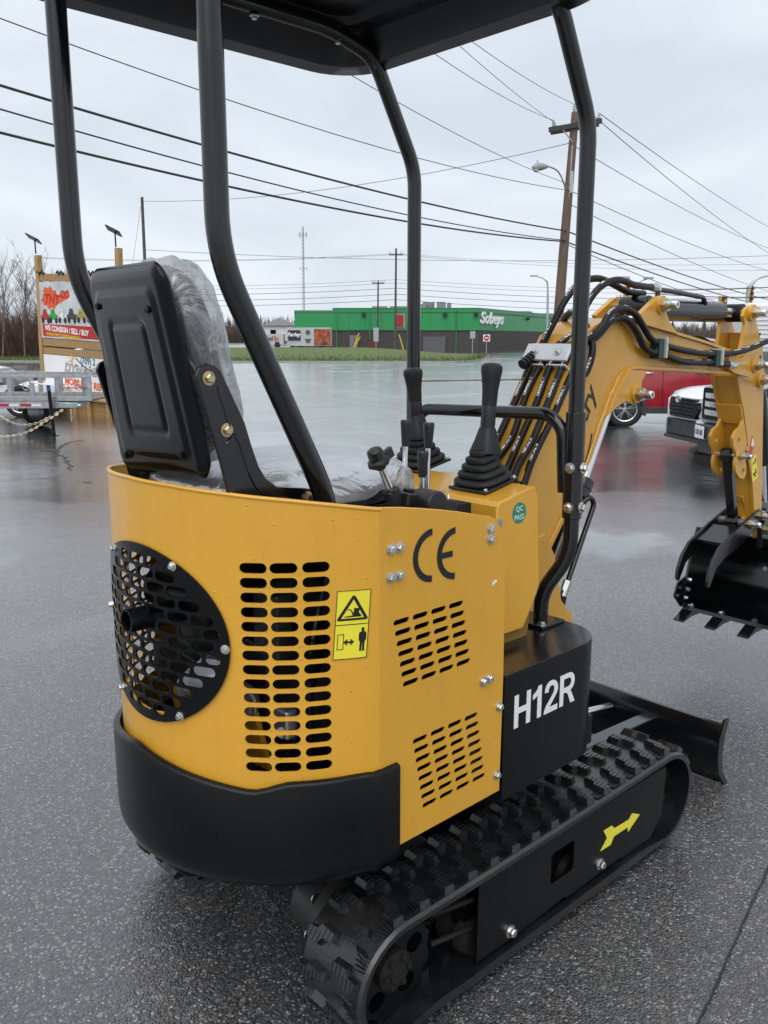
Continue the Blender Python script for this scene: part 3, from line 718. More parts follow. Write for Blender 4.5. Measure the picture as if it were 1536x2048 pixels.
# perforated round guard
gh = []; gr = .205
for k in range(-6, 7):
    off = .0268 if k % 2 else 0
    zz_ = k * .0247; av = 1 - ((abs(zz_) + .0080) / (.190 * EB)) ** 2
    if av <= 0: continue
    av = .190 * EA * math.sqrt(av)
    for j in range(-4, 5):
        l_, r_ = max(-av, j * .0535 + off - .0236), min(av, j * .0535 + off + .0236)
        if r_ - l_ > .020: gh.append(stadium(GC[0] + (l_ + r_) / 2, GC[1] + zz_, r_ - l_, .0192))
b = B(); b.prism([(GC[0] + gr * EA * math.cos(a), GC[1] + gr * EB * math.sin(a)) for a in [2 * math.pi * i / 64 for i in range(64)]], 2, .0025, .006, gh)
me = bend(b.mesh('guard'), cyl, [GC[0] - .21 + .014 * i for i in range(31)])
guard = link('engine_guard', me, BLKG, EX)
for k in range(6):
    a = R(60 * k); q = (GC[0] + .197 * EA * math.cos(a), GC[1] + .197 * EB * math.sin(a)); p = cyl(*q, .006); n = Vector(cyl(*q, .1)) - Vector(cyl(*q, 0)); bolt(p, n, guard, .0062)
# engine glimpsed through the guard
eng = B(); eng.box(.93, 1.3, 1.36, 1.72, .52, .80); eng.box(.90, 1.12, 1.40, 1.64, .80, .92); engo = eng.build('engine_block', mat('engine_black', (.010, .010, .011), .4), EX, .012)
b = B(); b.tube([(.885, 1.40, .87), (.885, 1.66, .87)], .062, 18); b.build('muffler', BLKM, EX, .008)
b = B(); b.tube([(.84, 1.485, .868), (.70, 1.482, .872)], .0235, 18, cap=False); b.tube([(.70, 1.482, .872), (.84, 1.485, .868)], .0195, 18, cap=False)
b.lathe([(.0195, 0), (.0235, 0)], (.70, 1.482, .872), (-1, 0, 0), 18, cap=False); b.build('exhaust_pipe', BLKM, EX)
b = B(); b.lathe([(.035, .0), (.035, .006)], (.838, 1.485, .868), (-1, 0, 0), 4); b.build('exhaust_flange', BLKM, EX)
for (y_, z_, r_, nm) in ((1.43, .735, .050, 'fan_pulley'), (1.36, .70, .040, 'alternator'), (1.50, .70, .038, 'starter')):
    b = B(); b.lathe([(r_, 0), (r_, .02), (r_ * .8, .022), (r_ * .8, .03), (r_, .032), (r_, .05), (r_ * .35, .052), (r_ * .35, .062)], (.870, y_, z_), (-.8, -.6, 0), 22); o = b.build(nm, ALU, EX)
    bolt(Vector((.870, y_, z_)) + Vector((-.8, -.6, 0)) * .062, (-.8, -.6, 0), o, .011)
b = B(); b.obox((.90, 1.50, .60), (.012, .30, .14), (.97, .1, .25)); b.build('yellow_bracket', YEL, EX)
b = B(); b.box(.86, .90, 1.52, 1.70, .66, .74); b.build('battery_box', PLAS, EX, .006)
b = B(); b.box(.89, .93, 1.26, 1.34, .80, .93); b.build('fuse_box', PLAS, EX, .006)
b = B()
for i in range(6): b.tube(spl([(.90 + .01 * i, 1.30 - .012 * i, .52), (.93, 1.26 - .01 * i, .64 + .03 * i), (.97, 1.23, .80 + .02 * i), (1.0, 1.22, 1.0)], 5), .0055, 6)
b.build('wiring', BLKG, EX)
b = B(); b.box(.90, .93, 1.25, 1.30, .64, .70); o = b.build('clamp_bracket', ALU, EX, .006); bolt((.90, 1.265, .655), (-.8, -.6, 0), o, .008)
# warning sticker on the cover
su0, su1, sz0, sz1 = U(65.2), U(74.6), .8165, .9485
def decal(name, poly, m, lift, parent, holes=()):
    b = B(); b.prism(poly, 2, lift, lift + .0004, holes); me = bend(b.mesh(name), cyl, [U(64 + i) for i in range(12)]); return link(name, me, m, parent)
skew = lambda u, z: (u - .006 * (sz1 - z) / .13 * 1.6, z)
SK = lambda poly: [skew(*p) for p in poly]
stk = decal('warning_sticker', SK([(su0, sz0), (su1, sz0), (su1, sz1), (su0, sz1)]), STKY, .0006, EX)
fr = SK([(su0, sz0), (su1, sz0), (su1, sz1), (su0, sz1)]); fi = SK([(su0 + .0012, sz0 + .0012), (su1 - .0012, sz0 + .0012), (su1 - .0012, sz1 - .0012), (su0 + .0012, sz1 - .0012)])
decal('border', fr, INKB, .0012, stk, [fi])
zm = sz0 + .066; decal('divider', SK([(su0, zm), (su1, zm), (su1, zm + .0014), (su0, zm + .0014)]), INKB, .0012, stk)
um = (su0 + su1) / 2
def rpoly(c, pts): return [(c[0] + x, c[1] + y) for x, y in pts]
tri_o = rpoly((um, zm + .0085), [(-.027, 0), (.027, 0), (.0285, .003), (.0025, .047), (-.0025, .047), (-.0285, .003)])
tri_i = rpoly((um, zm + .0085), [(-.0215, .0042), (.0215, .0042), (0, .0405)])
decal('warning_triangle', SK(tri_o), INKB, .0012, stk, [SK(tri_i)])
decal('pictogram_machine', SK(rpoly((um, zm + .013), [(-.015, .002), (.016, .002), (.016, .004), (.011, .010), (.012, .018), (.002, .019), (.001, .009), (-.003, .016), (-.010, .018), (-.010, .0165), (-.004, .0145), (.0, .005), (-.015, .0035)])), INKB, .0012, stk)
bx = su0 + .006; decal('pictogram_box', SK([(bx, zm - .047), (bx + .012, zm - .047), (bx + .012, zm - .017), (bx, zm - .017)]), INKB, .0012, stk, [SK([(bx + .0012, zm - .0458), (bx + .0108, zm - .0458), (bx + .0108, zm - .0182), (bx + .0012, zm - .0182)])])
ax_ = um - .004; az_ = zm - .033
decal('pictogram_arrow', SK(rpoly((ax_, az_), [(-.010, 0), (-.004, -.0055), (-.002, -.0055), (-.004, -.0018), (.004, -.0018), (.002, -.0055), (.004, -.0055), (.010, 0), (.004, .0055), (.002, .0055), (.004, .0018), (-.004, .0018), (-.002, .0055), (-.004, .0055)])), INKB, .0012, stk)
px_ = su1 - .0105; pz_ = zm - .052
decal('pictogram_person', SK(rpoly((px_, pz_), [(-.0045, 0), (-.0008, 0), (-.0003, .016), (.0003, .016), (.0008, 0), (.0045, 0), (.0045, .018), (.0052, .020), (.0068, .020), (.007, .034), (.0055, .0365), (.002, .0375), (.0028, .040), (.0028, .0435), (.001, .0455), (-.001, .0455), (-.0028, .0435), (-.0028, .040), (-.002, .0375), (-.0055, .0365), (-.007, .034), (-.0068, .020), (-.0052, .020), (-.0045, .018)])), INKB, .0012, stk)

# ---- right and left side panels
panel = [(1.0335, 1.0965), (1.09, 1.089), (1.147, 1.079), (1.20, 1.069), (1.25, 1.058), (1.345, 1.035), (1.362, 1.027), (1.372, 1.012), (1.386, .975), (1.395, .92), (1.399, .665), (1.396, .400), (1.09, .398), (1.0335, .398)]
sh = []
for r_ in range(7):
    for c_ in range(4): sh.append(stadium(1.0885 + .0512 * c_ + .0043 * r_, .8695 - .0218 * r_, .043, .0115, 5))
for r_ in range(8):
    for c_ in range(4): sh.append(stadium(1.142 + .0512 * c_ + .0042 * r_, .609 - .0217 * r_, .042, .0115, 5))
b = B(); b.prism(panel, 1, 1.130, 1.134, sh); sp = b.build('side_panel', YEL, EX)
b = B(); b.tube([(x, 1.1325, z) for x, z in panel[:8]], .0026, 6); b.build('rolled_edge', YEL, sp)
b = B(); b.prism([(x, z) for x, z in panel], 1, 2 * YC - 1.130, 2 * YC - 1.134, sh); b.build('side_panel', YEL, EX)
for x, z in ((1.059, 1.016), (1.081, 1.017), (1.059, .962), (1.081, .962), (1.343, 1.013), (1.343, .991), (1.331, .679), (1.350, .681), (1.387, .605), (1.385, .443)): bolt((x, 1.1300, z), (0, -1, 0), sp, .0075, .008)
def ce_ring(cx, cz, ro, ri, a0, a1, n=26):
    o = [(cx + ro * math.cos(R(a0 + (a1 - a0) * i / n)), cz + ro * math.sin(R(a0 + (a1 - a0) * i / n))) for i in range(n + 1)]
    return o + [(cx + ri * math.cos(R(a1 + (a0 - a1) * i / n)), cz + ri * math.sin(R(a1 + (a0 - a1) * i / n))) for i in range(n + 1)]
b = B(); c1_ = ce_ring(1.171, .986, .0535, .0405, 92, 268); b.prism(c1_, 1, 1.1296, 1.1288)
c2_ = ce_ring(1.237, .979, .0535, .0405, 92, 268); b.prism(c2_, 1, 1.1296, 1.1288); b.prism([(1.190, .9735), (1.228, .9735), (1.228, .9855), (1.190, .9855)], 1, 1.1294, 1.1285)
b.build('conformity_mark', INKB, sp)
b = B(); b.prism([(1.352, .893), (1.362, .899), (1.369, .897), (1.366, .892), (1.358, .890), (1.355, .886)], 1, 1.1298, 1.1294); b.build('paint_chip', INKW, sp)
b = B(); b.box(1.0325, 1.0345, 1.1315, 1.1400, .40, 1.094); b.build('panel_seam', DARK, EX)

# ---- counterweight
def cwr(th): return .404 + .003 * (1 - smoothstep(R(15), R(45), abs(th)))
path = [(1.075, 1.1175), (1.04, 1.1175), (1.012, 1.1185)] + [(CX - cwr(R(a)) * math.cos(R(a)), YC - cwr(R(a)) * math.sin(R(a))) for a in [72 - 3 * i for i in range(49)]]
path += [(1.012, 2 * YC - 1.1185), (1.04, 2 * YC - 1.1175), (1.075, 2 * YC - 1.1175)]
rings = []
for i, (x, y) in enumerate(path):
    t = Vector(path[min(i + 1, len(path) - 1)]) - Vector(path[max(i - 1, 0)]); n = Vector((t.y, -t.x)).normalized(); n = -n if n.dot(Vector((CX + .15, YC)) - Vector((x, y))) < 0 else n
    a = abs(math.degrees(math.atan2(YC - y, CX - x))); zt = .566 + .017 * smoothstep(41, 52, a) + .040 * max(0, 1 - a / 40); zb_ = .352
    P = lambda o, z: (x + n.x * o, y + n.y * o, z)
    rings.append([P(.10, zb_), P(.035, zb_), P(.014, zb_ + .012), P(.003, zb_ + .035), P(0, zb_ + .06), P(0, zt - .006), P(.002, zt - .0015), P(.006, zt), P(.014, zt), P(.016, zt - .03), P(.016, zb_ + .06), P(.10, zb_ + .02)])
b = B(); b.loft(rings); b.build('counterweight', BLKM, EX, angle=50)
# ---- deck and frames inside
b = B(); b.prism([(CX - .36 * math.cos(R(a)), YC - .36 * math.sin(R(a))) for a in range(90, -91, -10)] + [(1.80, YC + .36), (1.80, YC - .36)], 2, .37, .45); b.build('turntable_frame', BLKM, EX, .006)
b = B(); b.prism([(CX - .37 * math.cos(R(a)), YC - .37 * math.sin(R(a))) for a in range(90, -91, -10)] + [(1.40, YC + .37), (1.40, YC - .37)], 2, 1.005, 1.02); b.build('seat_deck', mat('deck_grey', (.30, .31, .31), .4, .3), EX)
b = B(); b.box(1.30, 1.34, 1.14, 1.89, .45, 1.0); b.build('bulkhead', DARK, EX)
b = B(); b.lathe([(.20, .25), (.20, .31), (.24, .31), (.24, .37)], (1.45, YC, 0), (0, 0, 1), 30); b.build('slew_ring', DIRTM, EX)
b = B(); b.box(1.30, 1.75, 1.24, 1.79, .12, .26); b.build('chassis', BLKM, EX, .01)

# ---- black tool box with the model number
bx_ = [(1.402, 1.127), (1.70, 1.127)] + [(1.70 + .115 * math.sin(R(a)), 1.242 - .115 * math.cos(R(a))) for a in range(10, 91, 8)] + [(1.815, 1.52), (1.402, 1.52)]
b = B(); b.prism(bx_, 2, .372, .668); tb = b.build('tool_box', BLKM, EX, .003)
b = B(); b.prism([(1.403, 1.128), (1.70, 1.128)] + [(1.70 + .114 * math.sin(R(a)), 1.242 - .114 * math.cos(R(a))) for a in range(10, 91, 8)] + [(1.814, 1.52), (1.403, 1.52)], 2, .6685, .672); b.build('lid', BLKD, tb, .001)
def gothic(ch):
    """heavy sans capitals on a 0..1 high cell -> (width, outer, holes)"""
    t = .185; arc = lambda cx, cy, rx, ry, a0, a1, n=12: [(cx + rx * math.cos(R(a0 + (a1 - a0) * i / n)), cy + ry * math.sin(R(a0 + (a1 - a0) * i / n))) for i in range(n + 1)]
    if ch == 'H': return .74, [(0, 0), (t, 0), (t, .42), (.74 - t, .42), (.74 - t, 0), (.74, 0), (.74, 1), (.74 - t, 1), (.74 - t, .60), (t, .60), (t, 1), (0, 1)], []
    if ch == '1': return .44, [(.22, 0), (.41, 0), (.41, 1), (.26, 1), (.20, .90), (.12, .83), (.0, .78), (.0, .63), (.12, .67), (.22, .73)], []
    if ch == '2': return .66, [(0, 0), (.66, 0), (.66, .17), (.26, .17), (.40, .31)] + arc(.36, .70, .30, .30, -42, 0, 5) + arc(.34, .70, .32, .30, 5, 175, 16) + [(.02, .68), (.20, .66)] + arc(.34, .70, .14, .145, 172, 0, 10) + [(.46, .60), (.36, .48), (.10, .24), (.02, .12)], []
    if ch == 'R': return .78, [(0, 0), (t, 0), (t, .40), (.28, .40), (.40, .34), (.56, 0), (.78, 0), (.60, .33), (.53, .425)] + arc(.46, .705, .28, .295, -62, 90, 12) + [(0, 1)], [[(t, .56), (t, .845), (.44, .845)] + arc(.44, .70, .13, .14, 70, -70, 8) + [(.44, .56)]]
u_ = 1.437; b = B()
for ch in 'H12R':
    w_, po, ho = gothic(ch); f_ = lambda q: (u_ + q[0] * .0790, .5360 + q[1] * .0790)
    b.prism([f_(q) for q in po], 1, 1.1266, 1.1258, [[f_(q) for q in h_] for h_ in ho]); u_ += w_ * .0790 + .0085
b.build('model_number', INKW, tb)
b = B(); b.box(1.40, 1.80, 1.50, 1.89, .40, .672); b.build('floor_plate', BLKM, EX, .004)

# ---- control console
con = [(1.508, .70), (1.508, 1.018), (1.516, 1.028), (1.636, 1.052), (1.652, 1.050), (1.662, 1.025), (1.680, .80), (1.672, .782), (1.62, .70)]
b = B(); b.prism(con, 1, 1.25, 1.79); co = b.build('control_console', YEL, EX, .007, 3)
b = B(); b.prism([(1.53, .672), (1.65, .672), (1.667, .778), (1.53, .778)], 1, 1.262, 1.78); b.build('console_base', mat('dark_ochre', (.20, .115, .02), .45), EX)
for x, z in ((1.545, .745), (1.595, .742)): bolt((x, 1.262, z), (0, -1, 0), co, .007)
b = B(); b.lathe([(.0255, 0), (.0255, .0006)], (1.589, 1.2497, .994), (0, -1, 0), 32); qc = b.build('inspection_sticker', STKG, co)
text('QC', .0125, (1.589, 1.2488, 1.003), (1, 0, .03), (0, 0, 1), INKW, qc, depth=.0004); text('PASS', .0125, (1.589, 1.2488, .984), (1, 0, .03), (0, 0, 1), INKW, qc, depth=.0004)
tn = Vector((-.197, 0, 1)).normalized()
def joystick(x, y, top, lean):
    base = Vector((x, y, 1.026 + (x - 1.508) * .197 + .002)); o = None
    b = B(); ex = Vector((1, 0, .197)).normalized(); b.obox(base + tn * .004, (.125, .125, .008), ex, tn); o = b.build('joystick', RUBM, EX, .004)
    prof = []
    for i in range(5):
        r0 = .060 - .0095 * i; z0 = .010 + .0165 * i
        prof += [(r0 * .86, z0), (r0 * 1.0, z0 + .003), (r0 * 1.02, z0 + .008), (r0 * .97, z0 + .0135), (r0 * .84, z0 + .016)]
    b = B(); b.lathe(prof + [(.02, .094)], base, tn, 28, sq=4); b.build('bellows', RUBM, o)
    axis = (Vector(top) - base).normalized(); q0 = base + axis * .078; L = (Vector(top) - q0).length
    b = B(); b.lathe([(.034, 0), (.033, .012), (.027, .03), (.020, .055), (.0175, .062)], q0, axis, 20, sq=3); b.build('boot_collar', RUBM, o)
    b = B(); b.lathe([(.0175, .055), (.0185, .07), (.0178, L * .52), (.0172, L * .53)], q0, axis, 18); b.build('lever_sleeve', PLAS, o)
    b = B(); b.lathe([(.0178, L * .53), (.0185, L * .56), (.0195, L * .70), (.0235, L * .84), (.0265, L * .92), (.0255, L * .965), (.019, L * .992), (.008, L)], q0, axis, 20); b.build('grip', RUBM, o)
    for sx2 in (-1, 1):
        for sy in (-1, 1): bolt(base + ex * sx2 * .054 + Vector((0, sy * .054, 0)) + tn * .008, tn, o, .0045, .004)
joystick(1.600, 1.372, (1.622, 1.372, 1.341), 0)
joystick(1.662, 1.655, (1.628, 1.652, 1.322), 0)
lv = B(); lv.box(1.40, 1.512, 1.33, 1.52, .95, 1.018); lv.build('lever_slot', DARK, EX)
for (x0, z0, x1, z1, y_) in ((1.315, 1.02, 1.322, 1.223, 1.36), (1.388, 1.02, 1.393, 1.213, 1.36), (1.363, 1.02, 1.367, 1.150, 1.352)):
    p0, p1 = Vector((x0, y_, z0)), Vector((x1, y_, z1)); d_ = (p1 - p0).normalized()
    b = B(); b.tube([p0, p1 - d_ * .045], .0062, 12); o = b.build('control_lever', CHR, EX)
    b = B(); b.lathe([(.0085, -.058), (.0095, -.05), (.0125, -.012), (.0130, -.004), (.0115, 0), (.004, .0005)], p1, d_, 16); b.build('lever_grip', PLAS, o)
p0, p1 = Vector((1.192, 1.25, 1.06)), Vector((1.127, 1.25, 1.182)); d_ = (p1 - p0).normalized()
b = B(); b.tube([p0, p1 - d_ * .03], .0078, 12); o = b.build('throttle_lever', CHR, EX)
b = B(); b.lathe([(.010, -.042), (.014, -.036), (.024, -.030), (.024, -.022), (.017, -.018), (.0165, 0), (.012, .004)], p1, d_, 9); b.build('knob', PLAS, o, .0015)
b = B(); b.obox(p1 - d_ * .012 + Vector((.028, 0, 0)), (.02, .01, .03), d_); b.build('knob_tab', PLAS, o)
b = B(); b.obox(p0 + d_ * .018, (.055, .024, .03), d_); b.lathe([(.014, .038), (.013, .05)], p0, d_, 12); b.build('lever_holder', PLAS, o, .004)
b = B(); b.obox((1.245, 1.25, 1.068), (.10, .05, .03), (1, 0, -.2)); b.lathe([(.03, -.03), (.03, .03)], (1.25, 1.22, 1.065), (0, 1, 0), 20); b.obox((1.32, 1.25, 1.046), (.05, .05, .035), (1, 0, -.2)); b.build('switch_housing', PLAS, EX, .005)
b = B(); b.tube([(1.215, 1.255, 1.092), (1.262, 1.245, 1.084)], .005, 8); b.build('spring_latch', BLKG, EX)
b = B(); b.tube([(1.31 + .016 * math.cos(a), 1.235 + .006 * math.sin(a), 1.072 + .012 * math.sin(a)) for a in [6.283 * i / 20 for i in range(20)]], .0016, 6, closed=True); b.build('key_ring', CHR, EX)
b = B(); b.box(1.18, 1.37, 1.142, 1.23, 1.0, 1.02); b.build('side_ledge', ALU, EX, .003)

# ---- seat
def soft_box(cx, cy, cz, sx, sy, sz, e=3.2, nu=28, nv=14, fn=None, wr=0.0, seed=0):
    b = B(); rings = []
    sg = lambda v, p: math.copysign(abs(v) ** p, v)
    for i in range(nv + 1):
        ph = -math.pi / 2 + math.pi * i / nv; r_ = []
        for k in range(nu):
            th = 2 * math.pi * k / nu
            p = Vector((cx + sx * sg(math.cos(ph), 2 / e) * sg(math.cos(th), 2 / e), cy + sy * sg(math.cos(ph), 2 / e) * sg(math.sin(th), 2 / e), cz + sz * sg(math.sin(ph), 2 / e)))
            if wr:
                w_ = noise.noise((p.x * 9 + seed, p.y * 22, p.z * 14)) + .6 * noise.noise((p.x * 30, p.y * 50 + seed, p.z * 30)); p += (p - Vector((cx, cy, cz))).normalized() * wr * w_
            r_.append(fn(p) if fn else p)
        rings.append(r_)
    b.loft(rings, cap=False); return b
SVIN = mat('seat_vinyl', (.013, .0135, .015), .45, var=.2, bump=.1, bscale=90)
b = B(); b.box(.90, 1.27, 1.33, 1.66, 1.02, 1.055); seat = b.build('seat', BLKM, EX, .008)
soft_box(1.075, 1.495, 1.093, .245, .188, .052, 4, wr=.004).build('cushion', SVIN, seat, angle=70)
def flap(p):
    f = smoothstep(1.20, 1.34, p.x); p = p.copy(); p.x += f * .05 * (1 if p.y < 1.45 else .4); p.z += f * (.02 - .045 * smoothstep(1.2, 1.36, p.x)); return p
soft_box(1.075, 1.497, 1.105, .258, .198, .056, 3.2, 90, 44, fn=flap, wr=.0075, seed=3).build('plastic_wrap', FILM2, seat, angle=80)
# backrest: pressed shell facing the rear
def bk(s, t, off=0.0):
    """s 0..1 across from the right edge, t 0..1 up; off = outwards to the rear"""
    xr, zr = .796 + (.716 - .796) * t, 1.155 + (1.525 - 1.155) * t
    xl, zl = .800 + (.752 - .800) * t, 1.135 + (1.530 - 1.135) * t
    y = 1.302 + .348 * s; nx = Vector((-.97, -.08, -.22))
    return Vector((xr + (xl - xr) * s, y, zr + (zl - zr) * s)) + nx * off
NS, NT_ = 56, 64; gv = []
def shell_h(s, t):
    X = (s - .5) * .348; Z = (t - .5) * .38
    def rr(hx, hz, r): qx, qz = abs(X) - hx + r, abs(Z) - hz + r; return math.hypot(max(qx, 0), max(qz, 0)) + min(max(qx, qz), 0) - r
    h = .016 * smoothstep(0.004, -.020, rr(.174, .19, .035))
    h += .005 * smoothstep(.002, -.006, rr(.135, .148, .02))
    gx = X; gz = Z + .005; qx, qz = abs(gx) - .075 + .012, abs(gz) - .098 + .012; dd = math.hypot(max(qx, 0), max(qz, 0)) + min(max(qx, qz), 0) - .012
    h -= .0055 * math.exp(-(dd / .0045) ** 2); return h
def inside(s, t):
    X = abs((s - .5) * .348) - .174 + .04; Z = abs((t - .5) * .38) - .19 + .04
    return math.hypot(max(X, 0), max(Z, 0)) <= .04
vs_, fs_ = [], []
for j in range(NT_ + 1):
    for i in range(NS + 1):
        s, t = i / NS, j / NT_; X, Z = (s - .5) * .348, (t - .5) * .38
        qx, qz = abs(X) - .134, abs(Z) - .15     # pull the corner vertices onto a rounded outline
        if qx > 0 and qz > 0:
            m_ = max(qx, qz); L = math.hypot(qx, qz); k = m_ / L; X = math.copysign(.134 + qx * k, X); Z = math.copysign(.15 + qz * k, Z); s, t = X / .348 + .5, Z / .38 + .5
        vs_.append(bk(s, t, shell_h(s, t)))
for j in range(NT_):
    for i in range(NS): a = j * (NS + 1) + i; fs_.append((a, a + 1, a + NS + 2, a + NS + 1))
bo = B().add(vs_, fs_).build('backrest', BLKG, EX, angle=60)
sm = bo.modifiers.new('solid', 'SOLIDIFY'); sm.thickness = .012; sm.offset = -1
for s, t in ((.17, .80), (.83, .83), (.17, .13), (.83, .10)): bolt(bk(s, t, .0195), (-1, -.08, -.2), bo, .006, .006, BLKG)
def cush(p):
    q = bk((p.y - 1.302) / .348, (p.z - 1.135) / .39, -(p.x)); return q
soft_box(.052, 1.476, 1.333, .053, .160, .180, 2.9, 60, 36, fn=cush, wr=.002).build('cushion', SVIN, bo, angle=70)
def cush2(p):
    f = smoothstep(1.45, 1.53, p.z); return bk((p.y - 1.302) / .348, (p.z - 1.135) / .39, -(p.x) * (1 + .05 * f))
soft_box(.061, 1.476, 1.334, .057, .174, .188, 3.7, 90, 50, fn=cush2, wr=.008, seed=9).build('plastic_wrap', FILM, bo, angle=80)
# pressed side brackets that carry the backrest
brk = [(.756, 1.338), (.762, 1.351), (.779, 1.358), (.796, 1.354), (.806, 1.345), (.828, 1.301), (.851, 1.254), (.866, 1.206), (.878, 1.173), (.893, 1.149), (.919, 1.130), (.985, 1.120), (1.015, 1.112), (1.02, 1.06), (.835, 1.06), (.812, 1.125), (.795, 1.20), (.774, 1.275)]
for ya, yb in ((1.284, 1.292), (1.664, 1.672)):
    b = B(); b.prism(brk, 1, ya, yb); o = b.build('seat_bracket', BLK, EX, .003)
    if ya < 1.4:
        b = B(); b.tube([(x, ya, z) for x, z in ((.798, 1.318), (.815, 1.262), (.818, 1.250))], .0035, 6); b.tube(spl([(.812, ya, 1.218), (.826, ya, 1.232), (.838, ya, 1.218), (.858, ya, 1.16), (.885, ya, 1.122), (.94, ya, 1.105)], 5), .0035, 6)
        b.build('pressed_rib', BLK, o)
        for x, z in ((.780, 1.333), (.812, 1.243), (.985, 1.102)): bolt((x, ya, z), (0, -1, 0), o, .0085, .009, BRASS)

# ---- canopy frame
for y_, s_ in ((1.240, 1), (1.795, -1)):
    b = B(); b.tube(fillet([(1.005, y_, 1.03), (.992, y_, 1.115), (.781, y_, 1.530), (.781, y_, 2.125), (.83, y_, 2.150)], .07, 8), .0205, 16); b.build('rear_post', BLK, EX)
    if s_ > 0:
        P = [(1.752, 1.297, .674), (1.752, 1.297, .755), (1.788, y_, .86), (1.788, y_, 1.05), (1.788, y_, 1.885), (1.655, y_, 2.118), (1.52, y_, 2.150), (.82, y_, 2.150)]
    else: P = [(1.772, y_, .68), (1.772, y_, 1.855), (1.62, y_, 2.115), (1.47, y_, 2.150), (.82, y_, 2.150)]
    b = B(); b.tube(fillet(P, .05, 7), .0195, 16); b.build('front_post', BLK, EX)
b = B(); b.tube([(1.788, 1.240, .955), (1.788, 1.240, 1.222)], .0245, 18); sl = b.build('post_sleeve', BLK, EX, .002)
for z in (1.085, .985):
    bolt((1.790, 1.2165, z), (.12, -1, 0), sl, .0095, .01); bolt((1.765, 1.2345, z), (-1, -.2, 0), sl, .0095, .01)
b = B(); b.box(1.705, 1.80, 1.255, 1.345, .6725, .681); fl = b.build('post_flange', BLKD, EX, .002)
for x, y_ in ((1.718, 1.268), (1.718, 1.332), (1.788, 1.332)): bolt((x, y_, .681), (0, 0, 1), fl, .009)
b = B(); b.tube(fillet([(1.772, 1.795, 1.05), (1.772, 1.785, 1.155), (1.772, 1.750, 1.200), (1.772, 1.31, 1.214), (1.775, 1.268, 1.18), (1.782, 1.262, 1.02)], .05, 7), .0165, 14); b.build('front_handrail', BLK, EX)
for x_ in (.83,):
    b = B(); b.tube([(x_, 1.24, 2.150), (x_, 1.795, 2.150)], .016, 12); b.build('roof_crossbar', BLK, EX)
# roof: moulded shell with a drooping rim and a stepped underside
def rring(o, z):
    x0, x1, y0, y1 = .70 + o, 1.665 - o, 1.075 + o, 1.955 - o; r = max(.02, .13 - o * .5); pts = rrect(x0, x1, y0, y1, r, 7)
    return [(x + .03 * smoothstep(1.3, 1.665, x) * (1 - ((y - 1.515) / .44) ** 2), y, z) for x, y in pts]
b = B(); prof = [(.30, 2.158), (.29, 2.176), (.17, 2.176), (.155, 2.160), (.10, 2.160), (.075, 2.135), (.06, 2.098), (.012, 2.092), (0, 2.098), (0, 2.118), (.02, 2.150), (.06, 2.175), (.14, 2.198), (.30, 2.212)]
b.loft([rring(o, z) for o, z in prof]); rf = b.build('canopy_roof', mat('roof_plastic', (.010, .011, .013), .3, var=.2, bump=.05, bscale=30), EX, angle=30)
for x, y_ in ((1.50, 1.24), (1.50, 1.795), (.86, 1.24), (.86, 1.795), (1.25, 1.795)): bolt((x, y_, 2.128), (0, 0, -1), rf, .008)

# ---- tracks
import itertools
def loop_path(r_r, r_f, ztop, zbot, n=14):
    """side outline of the belt (x, z), counter-clockwise from rear bottom"""
    cr_, cf_ = (1.042, .152), (2.042, .154); o = []
    for i in range(n + 1): a = R(-98 - (172) * i / n); o.append((cr_[0] + r_r * math.cos(a), cr_[1] + r_r * math.sin(a)))   # up the back
    o += [(1.055 + .987 * i / 10, (cr_[1] + r_r) + ((cf_[1] + r_f) - (cr_[1] + r_r)) * i / 10 - .004 * math.sin(math.pi * i / 10)) for i in range(1, 10)]
    for i in range(n + 1): a = R(90 - 180 * i / n); o.append((cf_[0] + r_f * math.cos(a), cf_[1] + r_f * math.sin(a)))
    o += [(2.042 - .80 * i / 8, zbot) for i in range(1, 9)]
    o += [(1.14, zbot + .004)]
    return o
outer_p = loop_path(.128, .132, .28, .022); inner_p = loop_path(.112, .116, .26, .050)
lugm = B()
for sgn in (1,):
    base_ = [(-.021, .006), (.007, .002), (.010, .028), (.025, .036), (.022, .078), (.000, .083), (-.004, .050), (-.022, .042)]
    cx0 = sum(p[0] for p in base_) / 8; cy0 = sum(p[1] for p in base_) / 8
    top_ = [(cx0 + (x - cx0) * .74, cy0 + (y - cy0) * .86) for x, y in base_]
    lugm.loft([[(x, y, -.003) for x, y in base_], [(x, y, .0150) for x, y in top_]])
    for k in range(6): lugm.obox((-.006 + (.012 if k > 2 else 0), .016 + .0115 * k, .0155), (.022, .0020, .0020), (1, .1, 0))
LUG = lugm.mesh('tread_lug', 14); LUG.materials.append(RUB)
lugr = B()
lugr.loft([[(x, -y, -.003) for x, y in base_], [(x, -y, .0150) for x, y in top_]])
for k in range(6): lugr.obox((-.006 + (.012 if k > 2 else 0), -.016 - .0115 * k, .0155), (.022, .0020, .0020), (1, -.1, 0))
LUGR = lugr.mesh('tread_lug', 14); LUGR.materials.append(RUB)
ribm = B()
for k in range(4): ribm.obox((-.012 + .008 * k, .006, .002), (.0025, .026, .005), (1, .25 - .16 * k, 0))
RIB = ribm.mesh('edge_rib'); RIB.materials.append(RUB)
def along(path, s):
    n = len(path); acc = 0
    for i in range(n):
        a, b_ = Vector(path[i]), Vector(path[(i + 1) % n]); L = (b_ - a).length
        if acc + L >= s: t = (s - acc) / L; return a.lerp(b_, t), (b_ - a).normalized()
        acc += L
    return Vector(path[0]), (Vector(path[1]) - Vector(path[0])).normalized()
PER = sum((Vector(outer_p[i]) - Vector(outer_p[(i + 1) % len(outer_p)])).length for i in range(len(outer_p)))
